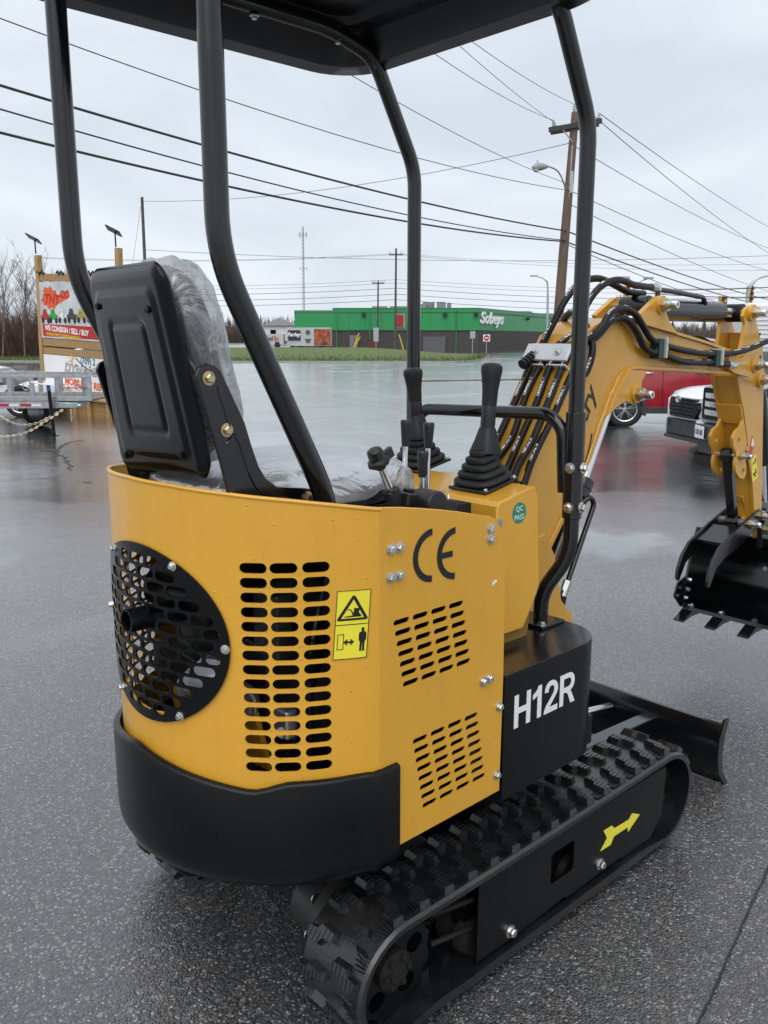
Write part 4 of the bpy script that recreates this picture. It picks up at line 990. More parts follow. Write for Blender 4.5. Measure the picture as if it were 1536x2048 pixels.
def make_track(y0, y1, outer_sign):
    b = B(); n = len(outer_p); sec = []
    for i in range(n):
        (xo, zo), (xi, zi) = outer_p[i], inner_p[i]; d_ = Vector((xo - xi, zo - zi)).normalized() * .005
        sec.append([(xo - d_.x, y0, zo - d_.y), (xo, y0 + .007, zo), (xo, y1 - .007, zo), (xo - d_.x, y1, zo - d_.y), (xi, y1, zi), (xi, y0, zi)])
    b.loft(sec + [sec[0]], cap=False); tr = b.build('track', RUB, EX, angle=35)
    NL = 39; pitch = PER / NL
    for k in range(NL):
        for half in (0, 1):
            p, t = along(outer_p, (k + (.5 if half else .0) + .2) * pitch % PER); nn = Vector((-t.y, t.x));
            if nn.dot(p - Vector((1.55, .155))) < 0: nn = -nn
            yy = (y0 + .004) if half == 0 else (y1 - .004)
            X, Z = Vector((t.x, 0, t.y)), Vector((nn.x, 0, nn.y)); Y = Vector((0, 1, 0)) if True else None
            m = Matrix.Identity(4)
            for i in range(3): m[i][0], m[i][1], m[i][2], m[i][3] = X[i], Y[i], Z[i], (p.x, yy, p.y)[i]
            link('tread_lug', LUG if half == 0 else LUGR, None, tr, world=m)
            if half == 0 and y0 < 1.4: link('edge_rib', RIB, None, tr, world=m @ Matrix.Translation((.036, .012, 0)))
    # guide teeth inside
    b = B()
    for k in range(NL):
        p, t = along(inner_p, (k + .5) * (PER * .93) / NL); nn = Vector((-t.y, t.x)); nn = -nn if nn.dot(p - Vector((1.55, .155))) > 0 else nn
        ym = (y0 + y1) / 2
        b.obox((p.x + nn.x * .008, ym, p.y + nn.y * .008), (.024, .05, .02), (t.x, 0, t.y), (nn.x, 0, nn.y))
    b.build('guide_teeth', RUB, tr)['kind'] = 'stuff'
    ym = (y0 + y1) / 2; s = outer_sign
    # sprocket with round holes
    spk = []
    for k in range(24): a = 2 * math.pi * k / 24; r_ = .114 if k % 2 else .104; spk.append((1.042 + r_ * math.cos(a), .152 + r_ * math.sin(a)))
    hl = [circle(1.042 + .070 * math.cos(a), .152 + .070 * math.sin(a), .022, 14) for a in [R(20 + 72 * i) for i in range(5)]]
    b = B(); b.prism(spk, 1, ym - .022 + s * .02, ym + .002 + s * .02, hl); so = b.build('sprocket', DIRTM if y0 > 1.4 else BLKM, EX, .002)
    b = B(); b.lathe([(.042, 0), (.042, .024), (.034, .03), (.022, .03), (.02, .036), (.008, .036)], (1.042, ym + s * .03, .152), (0, s, 0), 20); b.build('hub', DIRTM, so)
    for k in range(6): a = R(60 * k); bolt((1.042 + .031 * math.cos(a), ym + s * .06, .152 + .031 * math.sin(a)), (0, s, 0), so, .006, .005, DIRTM)
    b = B(); b.lathe([(.060, -.05), (.060, .0), (.085, .0), (.085, .10), (.07, .105), (.07, .18), (.04, .185)], (1.045, ym - s * .03, .185), (0, -s, 0), 24); dm = b.build('drive_motor', mat('motor_casting', (.035, .034, .033), .45, .5, var=.4, bump=.3, bscale=60), EX, .004)
    for k in range(6): bolt((1.045 + .077 * math.cos(R(60 * k + 15)), ym - s * .135, .185 + .077 * math.sin(R(60 * k + 15))), (0, -s, 0), dm, .008)
    b = B(); b.box(1.0, 1.16, ym - s * .04 - .012, ym - s * .04 + .012, .07, .28); b.build('motor_mount', BLKM, EX, .004)
    b = B(); b.lathe([(.1, -.028), (.113, -.022), (.113, .022), (.1, .028), (.05, .026), (.05, -.026)], (2.042, ym, .154), (0, 1, 0), 32); b.build('idler', BLKM, EX)
    for x_ in (1.30, 1.48, 1.66, 1.84):
        b = B(); b.lathe([(.038, -.045), (.045, -.03), (.045, -.012), (.03, -.01), (.03, .01), (.045, .012), (.045, .03), (.038, .045)], (x_, ym, .086), (0, 1, 0), 20); b.build('roller', DIRTM, EX)
    yo = y0 + .012 if s < 0 else y1 - .012
    pl = [(1.264, .060), (1.268, .244), (1.275, .252), (2.040, .2475), (2.047, .240), (2.036, .105), (1.98, .058), (1.85, .056), (1.82, .064), (1.6, .060), (1.58, .068), (1.42, .06)]
    b = B(); b.prism(pl, 1, yo, yo - s * .006, [rrect(1.527, 1.618, .128, .208, .008, 3)]); fo = b.build('track_frame', BLKM, EX, .0015)
    b = B(); b.prism([(1.266, .244), (2.042, .241), (2.042, .250), (1.266, .253)], 1, yo - s * .002, yo - s * .10); b.build('frame_top', BLKM, EX)
    b = B(); b.box(1.28, 2.03, ym - .03, ym + .03, .10, .235); b.build('frame_beam', BLKM, EX)
    b = B()
    for z in (.13, .20): b.tube([(1.17, yo - s * .05, z), (1.28, yo - s * .03, z - .005)], .006, 8)
    b.build('tension_rod', DIRTM, EX)
    for x_, z in ((1.377, .083), (1.733, .092)): bolt((x_, yo, z), (0, s, 0), fo, .0105, .012)
    if s < 0:
        arr = [(1.877, .175), (1.916, .156), (1.861, .127), (1.858, .142), (1.794, .143), (1.780, .125), (1.733, .127), (1.761, .152), (1.743, .180), (1.780, .179), (1.795, .166), (1.861, .163)]
        b = B(); b.prism(arr, 1, yo - .0006, yo - .0011); b.build('arrow_decal', STKY, fo)
make_track(1.060, 1.240, -1)
make_track(1.790, 1.970, 1)

# ---- dozer blade
bp = [(2.50, .005), (2.475, .05), (2.462, .11), (2.468, .17), (2.488, .206)]
bq = [(2.502, .206), (2.482, .17), (2.476, .11), (2.489, .05), (2.516, .005)]
b = B(); b.prism(bp + bq, 1, 1.130, 1.900); bl = b.build('dozer_blade', BLK, EX, .002)
b = B(); b.prism([(2.455, .172), (2.488, .225), (2.512, .225), (2.49, .17), (2.484, .11), (2.497, .05), (2.535, .0), (2.512, -.0), (2.468, .05), (2.452, .11)], 1, 1.117, 1.129); b.build('end_plate', BLK, bl, .002)
b = B(); b.prism([(2.455, .172), (2.488, .225), (2.512, .225), (2.49, .17), (2.484, .11), (2.497, .05), (2.535, .0), (2.512, -.0), (2.468, .05), (2.452, .11)], 1, 1.901, 1.913); b.build('end_plate', BLK, bl, .002)
for y_ in (1.36, 1.67):
    b = B(); b.obox((2.12, y_, .16), (.72, .05, .07), (1, 0, -.06)); b.build('blade_arm', BLK, EX, .004)
b = B(); b.tube([(1.85, YC, .24), (2.20, YC, .19)], .032, 16); b.build('blade_cylinder', BLK, EX)
b = B(); b.tube([(2.20, YC, .19), (2.46, YC, .15)], .016, 12); b.build('blade_rod', CHR, EX)
# ---- boom, arm, bucket (all in the machine's own upright plane)
b = B(); b.prism([(1.74, .42), (1.93, .42), (2.02, .50), (2.05, .60), (1.99, .66), (1.95, .80), (1.90, .87), (1.83, .86), (1.76, .72)], 1, 1.40, 1.425); b.prism([(1.74, .42), (1.93, .42), (2.02, .50), (2.05, .60), (1.99, .66), (1.95, .80), (1.90, .87), (1.83, .86), (1.76, .72)], 1, 1.605, 1.63)
b.box(1.74, 1.86, 1.425, 1.605, .42, .60); swb = b.build('swing_bracket', YELB, EX, .006)
b = B(); b.lathe([(.05, .38), (.05, .66), (.03, .68)], (1.84, YC, 0), (0, 0, 1), 20); b.build('swing_pin', BLKM, EX)
boom = [(1.80, .86), (1.795, .93), (1.839, 1.015), (2.075, 1.365), (2.11, 1.402), (2.16, 1.430), (2.23, 1.445), (2.305, 1.450), (2.40, 1.446), (2.587, 1.414), (2.80, 1.383), (3.00, 1.350), (3.01, 1.283), (2.97, 1.284), (2.70, 1.300), (2.455, 1.312), (2.37, 1.316), (2.325, 1.305), (2.294, 1.283), (2.262, 1.243), (2.235, 1.200), (2.19, 1.12), (2.113, .992), (1.943, .775), (1.88, .745), (1.83, .79)]
b = B(); b.prism(boom, 1, 1.447, 1.583); bo_ = b.build('boom', YELB, EX, .003)
def flange(path, th, y0, y1, name, parent):
    b = B(); L = spl([(x, 0, z) for x, z in path], 5); rings = []
    for i, p in enumerate(L):
        t = (L[min(i + 1, len(L) - 1)] - L[max(i - 1, 0)]).normalized(); n = Vector((-t.z, 0, t.x))
        rings.append([(p.x, y0, p.z), (p.x, y1, p.z), (p.x + n.x * th, y1, p.z + n.z * th), (p.x + n.x * th, y0, p.z + n.z * th)])
    b.loft(rings); return b.build(name, YELB, parent, .001)
flange(boom[2:12], .009, 1.438, 1.592, 'top_flange', bo_)
flange(boom[12:24], .009, 1.438, 1.592, 'bottom_flange', bo_)
wb = B(); wl = spl([(x, 1.4455, z) for x, z in boom[12:24]], 8)
wb.tube([p + Vector((random.uniform(-.0015, .0015), random.uniform(-.001, .001), random.uniform(-.0015, .0015))) - Vector((0, 0, .004)) for p in wl], .0055, 6); wb.build('weld_bead', YELB, bo_)
tip = [(2.955, 1.358), (3.02, 1.33), (3.06, 1.325), (3.13, 1.338), (3.185, 1.335), (3.205, 1.305), (3.19, 1.275), (3.13, 1.260), (3.01, 1.278), (2.97, 1.292)]
lug1 = [(2.366, 1.470), (2.40, 1.440), (2.60, 1.412), (2.545, 1.448), (2.52, 1.478), (2.512, 1.505), (2.495, 1.527), (2.468, 1.527)]
lug2 = [(2.43, 1.300), (2.40, 1.268), (2.402, 1.225), (2.380, 1.203), (2.345, 1.203), (2.32, 1.212), (2.27, 1.198), (2.22, 1.172), (2.262, 1.243), (2.325, 1.305)]
for nm, pl in (('fork_cheek', tip), ('cylinder_lug', lug1), ('cylinder_lug', lug2)):
    for y0, y1 in ((1.428, 1.4465), (1.5835, 1.602)):
        b = B(); b.prism(pl, 1, y0, y1); b.build(nm, YELB, bo_, .002)
for x, z in ((2.37, 1.500 - .02 + .012), (2.372, 1.232), (3.167, 1.305)):
    pass
for x, z, y0 in ((2.482, 1.500, 1.428), (2.368, 1.232, 1.428), (3.165, 1.303, 1.428)):
    b = B(); b.lathe([(.028, 0), (.028, .008)], (x, y0, z), (0, -1, 0), 20); b.build('pin_boss', YELB, bo_)
    pin_nut((x, y0 - .008, z), (0, -1, 0), EX, .0175, .045)
    b = B(); b.tube([(x, y0, z), (x, 1.61, z)], .013, 12); b.build('pin', ZINC, EX)
text('Industry', .058, (2.104, 1.4462, 1.13), (.46, 0, .888), (-.888, 0, .46), INKB, bo_, depth=.0008, bold=.0012, shear=.2, sx=1.05)
b = B(); arc = [Vector((2.112 + .028 * math.sin(a * 1.0), 1.4458, 1.085 + .13 * (a / 1.57))) for a in [(-1.57 + 3.14 * i / 20) for i in range(21)]]
b.tube([Vector((2.118, 1.4460, 1.06)) + Vector((.046 * math.cos(t_) * .5 + .46 * .10 * math.sin(t_), 0, .888 * .10 * math.sin(t_) - .02 * math.cos(t_))) for t_ in [-1.4 + 2.4 * i / 20 for i in range(21)]], .0022, 6); b.build('logo_swoosh', INKB, bo_)
# boom cylinder
b = B(); b.tube([(1.995, YC, .575), (2.236, YC, .968)], .034, 20); b.tube([(2.221, YC, .945), (2.238, YC, .972)], .0365, 20); bc = b.build('boom_cylinder', BLK, EX, .002)
b = B(); b.tube([(2.236, YC, .968), (2.368, YC, 1.215)], .0175, 16); b.build('rod', CHR, bc)
b = B(); b.lathe([(.032, -.035), (.032, .035)], (2.368, YC, 1.232), (0, 1, 0), 18); b.build('rod_eye', BLKM, bc)
b = B(); b.tube(fillet([(2.170, 1.476, .905), (2.200, 1.462, .93), (2.222, 1.46, .905), (2.135, 1.46, .745), (2.095, 1.46, .672)], .03, 6), .0085, 10); b.build('oil_pipe', BLK, EX)
b = B(); b.tube([(2.101, 1.46, .683), (2.086, 1.46, .655)], .0135, 6); b.tube([(2.088, 1.46, .660), (2.078, 1.46, .640)], .011, 12); b.build('hose_fitting', ZINC, EX)
b = B(); b.tube(spl([(2.078, 1.46, .640), (2.066, 1.46, .60), (2.060, 1.46, .555), (2.055, 1.48, .48)], 6), .0125, 12, uv=True); b.build('hose', HOSE, EX)
# arm cylinder
b = B(); b.tube([(2.545, YC, 1.490), (3.035, YC, 1.492)], .0365, 22); b.lathe([(.031, -.05), (.031, .05)], (2.486, YC, 1.500), (0, 1, 0), 20); ac = b.build('arm_cylinder', BLK, EX, .006)
b = B(); b.tube([(3.03, YC, 1.492), (3.15, YC, 1.490)], .017, 14); b.build('rod', CHR, ac)
b = B(); b.lathe([(.033, -.028), (.033, .028)], (3.165, YC, 1.490), (0, 1, 0), 18); b.build('rod_eye', BLKM, ac)
b = B(); b.tube(fillet([(2.565, 1.49, 1.53), (2.570, 1.49, 1.552), (2.66, 1.49, 1.549), (2.865, 1.49, 1.537), (2.885, 1.49, 1.515)], .02, 5), .0085, 10); b.build('oil_pipe', BLK, ac)
b = B(); b.tube([(2.50, 1.475, 1.556), (2.545, 1.487, 1.556)], .0125, 8); b.tube([(2.545, 1.487, 1.556), (2.562, 1.49, 1.556)], .016, 6); b.build('hose_fitting', ZINC, ac)
# arm (dipper)
arm = [(3.150, 1.515), (3.118, 1.500), (3.108, 1.478), (3.128, 1.450), (3.122, 1.40), (3.105, 1.35), (3.098, 1.265), (3.115, 1.235), (3.182, 1.12), (3.300, .851), (3.338, .729), (3.352, .640), (3.375, .612), (3.405, .620), (3.415, .650), (3.404, .735), (3.330, 1.195), (3.318, 1.275), (3.290, 1.365), (3.215, 1.462), (3.185, 1.508)]
armo = None
for y0, y1 in ((1.458, 1.470), (1.550, 1.562)):
    b = B(); b.prism(arm, 1, y0, y1, [circle(3.232, .985, .012, 12)]); o = b.build('arm' if armo is None else 'side_plate', YELB, EX if armo is None else armo, .002); armo = armo or o
b = B(); b.prism([(3.110, 1.262), (3.185, 1.128), (3.303, .855), (3.340, .735), (3.354, .65), (3.398, .66), (3.396, .735), (3.322, 1.195), (3.305, 1.275), (3.20, 1.28)], 1, 1.470, 1.550); b.build('box_section', YELB, armo)
b = B(); b.box(3.20, 3.27, 1.470, 1.550, 1.28, 1.42); b.build('gusset', YELB, armo, .003)
b = B(); b.prism([(3.165, 1.16), (3.195, 1.085), (3.188, 1.082), (3.150, 1.155)], 1, 1.462, 1.560); b.build('step_plate', YELB, armo, .002)
for x, z in ((3.165, 1.490), (3.285, 1.245), (3.385, .645)):
    b = B(); b.lathe([(.030, 0), (.030, .012)], (x, 1.458, z), (0, -1, 0), 20); b.build('pin_boss', YELB, armo)
    b = B(); b.tube([(x, 1.446, z), (x, 1.575, z)], .013, 12); b.build('pin', ZINC, armo)
    pin_nut((x, 1.446, z), (0, -1, 0), armo, .0175, .042)
for x, z in ((3.255, 1.415), (3.275, 1.33)):
    b = B(); b.lathe([(.006, 0), (.006, .001)], (x, 1.458, z), (0, -1, 0), 10); b.build('drain_hole', DARK, armo)
b = B(); b.prism([(3.262, 1.035), (3.285, .995), (3.268, .950), (3.247, .962)], 1, 1.4575, 1.4569); b.build('red_sticker', STKR, armo)
b = B(); b.prism([(3.266, 1.028), (3.283, .998), (3.272, .990), (3.258, .995)], 1, 1.4568, 1.4562); b.build('white_tag', INKW, armo)
b = B(); b.prism([(3.268, .948), (3.310, .958), (3.340, .862), (3.298, .848)], 1, 1.4575, 1.4569); ys_ = b.build('yellow_sticker', STKY, armo)
b = B(); b.prism([(3.282, .918), (3.315, .926), (3.308, .945)], 1, 1.4568, 1.4562, [[(3.289, .923), (3.309, .928), (3.305, .938)]]); b.prism([(3.297, .884), (3.300, .874), (3.309, .876), (3.318, .866), (3.322, .869), (3.316, .879), (3.325, .885), (3.318, .901), (3.312, .900), (3.315, .888), (3.308, .885)], 1, 1.4568, 1.4562); b.build('pictogram', INKB, ys_)
# thumb bracket, link, thumb
brR = [(3.172, 1.072), (3.140, 1.062), (3.120, 1.038), (3.126, 1.008), (3.150, .985), (3.162, .962), (3.156, .938), (3.164, .908), (3.196, .880), (3.236, .870), (3.254, .890), (3.250, .921), (3.226, .958), (3.226, .985), (3.238, 1.01), (3.222, 1.045), (3.195, 1.10)]
for y0, y1 in ((1.455, 1.467), (1.542, 1.554)):
    b = B(); b.prism([(x - .02, z) for x, z in brR], 1, y0, y1, [circle(3.148, 1.022, .011, 12), circle(3.205, .902, .011, 12)]); b.build('thumb_bracket', YELB, EX, .003)
pin_nut((3.168, 1.455, .965), (0, -1, 0), EX, .014, .042)
b = B(); b.tube([(3.168, 1.45, .965), (3.168, 1.56, .965)], .011, 12); b.build('pin', ZINC, EX)
b = B(); b.obox((3.215, 1.505, .833), (.31, .034, .030), (.095, 0, -.29)); b.lathe([(.026, -.02), (.026, .02)], (3.168, 1.505, .965), (0, 1, 0), 16); b.lathe([(.026, -.024), (.026, .024)], (3.262, 1.505, .692), (0, 1, 0), 16); b.build('thumb_link', BLK, EX, .003)
tine = [(3.348, .738), (3.18, .688), (3.03, .634), (2.982, .590), (2.955, .535), (2.956, .502), (2.972, .490), (2.990, .520), (3.014, .556), (3.08, .586), (3.20, .610), (3.28, .640), (3.372, .688), (3.378, .725)]
tho = None
for y0, y1 in ((1.438, 1.450), (1.560, 1.572)):
    b = B(); b.prism(tine, 1, y0, y1); o = b.build('thumb' if tho is None else 'tine', BLK, EX if tho is None else tho, .003); tho = tho or o
b = B(); b.prism([(3.08, .640), (3.20, .682), (3.205, .670), (3.085, .628)], 1, 1.450, 1.560); b.build('web_plate', BLK, tho, .001)
b = B(); b.tube([(3.262, 1.45, .692), (3.262, 1.56, .692)], .0145, 12); b.build('spacer', mat('spacer_grey', (.18, .18, .19), .4, .5), tho)
pin_nut((3.262, 1.438, .692), (0, -1, 0), tho, .0145, .04); pin_nut((3.352, 1.438, .712), (0, -1, 0), tho, .0145, .045)
b = B(); b.prism([(3.29, .79), (3.305, .79), (3.34, .70), (3.30, .69), (3.255, .675), (3.25, .66), (3.33, .645), (3.36, .70)], 1, 1.49, 1.53); b.build('thumb_stop', YELB, armo, .003)
# bucket
prof = [(3.375, .258), (3.44, .238), (3.52, .228), (3.62, .243), (3.705, .305), (3.742, .40), (3.72, .49), (3.66, .55), (3.57, .588), (3.46, .600)]
bk0, bk1 = 1.285, 1.745
L = spl([(x, 0, z) for x, z in prof], 5); rings = []
for i, p in enumerate(L):
    t_ = (L[min(i + 1, len(L) - 1)] - L[max(i - 1, 0)]).normalized(); n = Vector((-t_.z, 0, t_.x)) * .007
    rings.append([(p.x, bk0, p.z), (p.x, bk1, p.z), (p.x + n.x, bk1, p.z + n.z), (p.x + n.x, bk0, p.z + n.z)])
b = B(); b.loft(rings); bu = b.build('bucket', BLK, EX, .001)
side = [(x, z) for x, z in [(p.x, p.z) for p in L]] + [(3.425, .52), (3.385, .36)]
for y0, y1 in ((bk0 - .010, bk0), (bk1, bk1 + .010)):
    b = B(); b.prism(side, 1, y0, y1); b.build('side_plate', BLK, bu, .002)
    yw = (y0 - .008, y0 - .0005) if y0 < 1.5 else (y1 + .0005, y1 + .008)
    b = B(); b.prism([(3.310, .318), (3.335, .372), (3.445, .402), (3.465, .40), (3.41, .27), (3.375, .256)], 1, *yw); b.build('side_cutter', BLK, bu, .002)
b = B(); b.prism([(3.362, .252), (3.372, .266), (3.455, .246), (3.452, .234)], 1, bk0, bk1); b.build('cutting_edge', BLK, bu, .001)
for x, z in ((3.405, .375), (3.395, .335), (3.382, .30)): bolt((x, bk1 - .001, z), (0, -1, 0), bu, .008, .012)
for y_ in (1.725, 1.585, 1.445, 1.305):
    b = B(); b.loft([[(3.43, y_ - .026, .226), (3.43, y_ + .026, .226), (3.43, y_ + .026, .250), (3.43, y_ - .026, .250)], [(3.372, y_ - .024, .226), (3.372, y_ + .024, .226), (3.372, y_ + .024, .252), (3.372, y_ - .024, .252)], [(3.300, y_ - .024, .214), (3.300, y_ + .024, .214), (3.300, y_ + .024, .220), (3.300, y_ - .024, .220)]]); b.build('tooth', BLK, bu, .002)
    for dx in (0, .028): bolt((3.392 + dx, y_ + .006 * (dx > 0), .262 - .18 * (dx + .01)), (-.2, 0, 1), bu, .0085, .010)
b = B(); b.lathe([(.010, 0), (.010, .003)], (3.735, 1.56, .40), (-1, 0, 0), 12); b.build('weld_plug', ZINC, bu)
for y0, y1 in ((1.425, 1.445), (1.575, 1.595)):
    b = B(); b.prism([(3.36, .58), (3.345, .66), (3.38, .70), (3.43, .69), (3.49, .72), (3.53, .69), (3.56, .592)], 1, y0, y1); b.build('bucket_ear', BLK, bu, .003)
pin_nut((3.385, 1.425, .655), (0, -1, 0), bu, .0165, .042); pin_nut((3.495, 1.425, .69), (0, -1, 0), bu, .0165, .042)
b = B(); b.tube([(3.385, 1.425, .655), (3.385, 1.595, .655)], .013, 12); b.tube([(3.495, 1.425, .69), (3.495, 1.595, .69)], .013, 12); b.build('pin', ZINC, bu)
b = B(); b.tube([(3.365, 1.50, 1.20), (3.47, 1.50, .90)], .036, 20); bc2 = b.build('bucket_cylinder', BLK, EX, .012, 3)
b = B(); b.tube([(3.46, 1.50, .91), (3.505, 1.50, .74)], .017, 12); b.build('rod', CHR, bc2)
for y_ in (1.47, 1.55): b = B(); b.obox((3.44, y_, .735), (.12, .014, .035), (1, 0, -.3)); b.build('bucket_link', BLK, EX, .003)

# ---- hydraulic hoses
def hose(pts, r=.0115, n=8):
    b = B(); b.tube(spl(pts, n), r, 12, uv=True); return b.build('hose', HOSE, EX)
nb = Vector((-.83, 0, .56))
def bp_(t, y, off=.016): p = Vector((1.839, y, 1.015)).lerp(Vector((2.075, y, 1.365)), t) + nb * off; return p
for i, y in enumerate((1.452, 1.490, 1.530, 1.568)):
    low = [(1.73, y * .6 + 1.515 * .4, .80), (1.77, y, .90)]
    if i == 0: up_ = [bp_(1.02, 1.44), (2.150, 1.428, 1.42), (2.200, 1.424, 1.470), (2.262, 1.424, 1.485), (2.322, 1.424, 1.474), (2.367, 1.424, 1.446), (2.416, 1.424, 1.406), (2.463, 1.424, 1.386), (2.516, 1.424, 1.377), (2.607, 1.424, 1.364), (2.735, 1.424, 1.352), (2.83, 1.424, 1.347), (2.898, 1.422, 1.345), (3.047, 1.41, 1.358), (3.263, 1.40, 1.401), (3.40, 1.42, 1.40), (3.47, 1.47, 1.30), (3.44, 1.49, 1.17)]
    elif i == 1: up_ = [bp_(1.02, 1.455, .02), (2.145, 1.436, 1.40), (2.205, 1.428, 1.445), (2.261, 1.426, 1.459), (2.314, 1.426, 1.443), (2.360, 1.426, 1.409), (2.397, 1.426, 1.373), (2.456, 1.426, 1.354), (2.508, 1.426, 1.349), (2.644, 1.426, 1.324), (2.826, 1.426, 1.319), (2.903, 1.426, 1.312), (2.965, 1.426, 1.308)]
    elif i == 2: up_ = [bp_(1.02, 1.50, .018), (2.120, 1.48, 1.42), (2.150, 1.47, 1.495), (2.205, 1.462, 1.547), (2.285, 1.46, 1.568), (2.375, 1.462, 1.558), (2.455, 1.468, 1.556), (2.505, 1.475, 1.556)]
    else: up_ = [bp_(1.02, 1.56, .018), (2.085, 1.545, 1.43), (2.13, 1.53, 1.51), (2.185, 1.52, 1.558), (2.265, 1.515, 1.574), (2.34, 1.515, 1.562), (2.41, 1.515, 1.545), (2.46, 1.52, 1.54), (2.55, 1.53, 1.54)]
    jt = random.Random(i); hose(low + [bp_(t_, y + jt.uniform(-.006, .006), .014 + jt.uniform(0, .012)) for t_ in (.05, .3, .6, .85)] + up_, .0102)
for y0, y1, off in ((1.462, 1.50, .004),):
    hose([(1.745, 1.47, .78), (1.80, 1.438, .92), bp_(.15, 1.437, .002), bp_(.5, 1.435, -.004), bp_(.9, 1.432, -.008), (2.10, 1.432, 1.30), (2.13, 1.432, 1.38), (2.15, 1.50, 1.47), (2.2, 1.58, 1.46), (2.26, 1.61, 1.42), (2.45, 1.62, 1.37), (2.8, 1.62, 1.35), (3.0, 1.60, 1.40), (3.09, 1.57, 1.38), (3.2, 1.53, 1.30)], .0105)
WCL = mat('white_clamp', (.62, .63, .64), .35, .4); GCL = mat('green_clamp', (.008, .045, .030), .4)
b = B(); b.obox(bp_(.93, YC, .034), (.155, .055, .010), (0, 1, 0), nb); hc = b.build('hose_clamp_plate', WCL, EX, .003)
bolt(bp_(.93, 1.475, .040), nb, hc, .008); bolt(bp_(.93, 1.555, .040), nb, hc, .008)
for t_ in (.84, 1.0):
    for ya, yb in ((1.437, 1.503), (1.515, 1.583)):
        b = B(); b.obox(bp_(t_, (ya + yb) / 2, .019), (yb - ya, .005, .026), (0, 1, 0), nb); b.build('cable_tie', WCL, EX, .001)
for x, z, w_ in ((2.487, 1.367, .062), (2.862, 1.333, .055)):
    b = B(); b.box(x - .022, x + .006, 1.412, 1.4465, z - w_ / 2, z + w_ / 2); o = b.build('hose_clamp', GCL, EX, .003)
    b = B(); b.box(x + .0065, x + .014, 1.404, 1.4465, z - w_ / 2 + .002, z + w_ / 2 + .004); b.build('clamp_plate', WCL, o, .002); bolt((x + .014, 1.418, z), (1, -.3, 0), o, .008, .01)
b = B(); b.tube([(2.95, 1.426, 1.309), (2.968, 1.426, 1.308)], .0135, 8); b.tube([(2.968, 1.426, 1.308), (3.0, 1.426, 1.3065)], .012, 6); b.tube([(3.0, 1.426, 1.3065), (3.03, 1.432, 1.306)], .009, 8); b.build('hose_fitting', ZINC, EX)
# coiled spare sleeve behind the right post
b = B()
for k in range(9): b.lathe([(.013, 0), (.0155, .002), (.0155, .006), (.013, .008)], Vector((1.975, 1.56, 1.325)) + Vector((.012, 0, .006)) * k, (.9, 0, .45), 14)
b.build('spiral_guard', PLAS, EX)
# ================================================================ timber sign board on the left
SG = thing('sign_board', 'timber advertising board with two printed banners above a planter box', 'sign', G(21.4, -7.4))
SL, SR = (22.3, -8.72), (20.5, -6.10)
def sg(u, z, off=0.0):
    """u metres from the left post along the board, z height (the rails drop slightly to the right), off towards the camera"""
    t = u / 3.18; d = SL[0] + (SR[0] - SL[0]) * t; r = SL[1] + (SR[1] - SL[1]) * t
    e = (W(*SR, 0) - W(*SL, 0)).normalized(); n = Vector((e.y, -e.x, 0)); n = n if n.dot(VF) < 0 else -n
    p = W(d, r, 0) + n * off; p.z = z - .045 * u; return p
se = (sg(1, 0) - sg(0, 0)).normalized(); sn = Vector((se.y, -se.x, 0)); sn = sn if sn.dot(VF) < 0 else -sn
def sbox(u0, u1, z0, z1, o0, o1):
    b = B(); b.add([sg(u, z, o) for z in (z0, z1) for o in (o0, o1) for u in (u0, u1)], [(0, 1, 3, 2), (4, 6, 7, 5), (0, 4, 5, 1), (2, 3, 7, 6), (0, 2, 6, 4), (1, 5, 7, 3)]); return b
for u in (0, 3.06):
    b = B(); pb = sg(u + .06, 0, 0); b.obox((pb.x, pb.y, 1.42), (.13, .13, 4.0), se); b.build('post', WOODV, SG, .006)
    p = sg(u + .06, 3.46 + .04 * u, 0)
    b = B(); b.tube([p, p + Vector((0, 0, .32))], .018, 8); so_ = b.build('lamp_pole', BLKM, SG)
    b = B(); b.obox(p + Vector((0, 0, .36)) - RT * .03, (.36, .26, .03), RT - Vector((0, 0, .5)) - VF * .1, (.5, 0, 1)); b.build('solar_panel', BLKG, SG)
for z0, z1 in ((2.80, 2.98), (1.22, 1.40), (1.02, 1.18), (-.02, .10)): sbox(.13, 3.0, z0, z1, -.045, .045).build('rail', WOODH, SG, .006)
for k in range(4):
    b = sbox(.1, 3.1, -.40 + .105 * k, -.30 + .105 * k, .30, .345); b.build('plank', WOODH, SG, .006)
for u in (1.7, 2.25, 2.95): sbox(u, u + .11, -.42, .03, .346, .43).build('planter_post', WOODV, SG, .006)
sbox(.05, 3.15, .035, .085, .0, .45).build('planter_cap', WOODH, SG, .006)
bt = sbox(.14, 2.98, 1.42, 2.78, .05, .06).build('upper_banner', mat('banner_grey', (.50, .52, .54), .5, var=.25, vscale=1.6), SG)
bl_ = sbox(.14, 2.98, .12, 1.01, .05, .06).build('lower_banner', mat('banner_white', (.74, .75, .76), .5, var=.03), SG)
def stext(t, h, u, z, m, par, sx=1, **k): text(t, h, sg(u, z, .064), se - Vector((0, 0, .045)), (0, 0, 1), m, par, align='LEFT', sx=sx, **k)
OR = mat('print_orange', (.66, .10, .015), .5, var=.25, vscale=8); RD = mat('print_red', (.42, .015, .015), .5, var=.1); YW = mat('print_yellow', (.72, .52, .02), .5); BLU = mat('print_blue', (.03, .11, .20), .5)
def sshape(name, pts, m, off, par):
    b = B(); n = len(pts); tri = tessellate_polygon([[Vector((u, z, 0)) for u, z in pts]])
    b.add([sg(u, z, off) for u, z in pts], [tuple(t) for t in tri]); return b.build(name, m, par)
sp_ = []
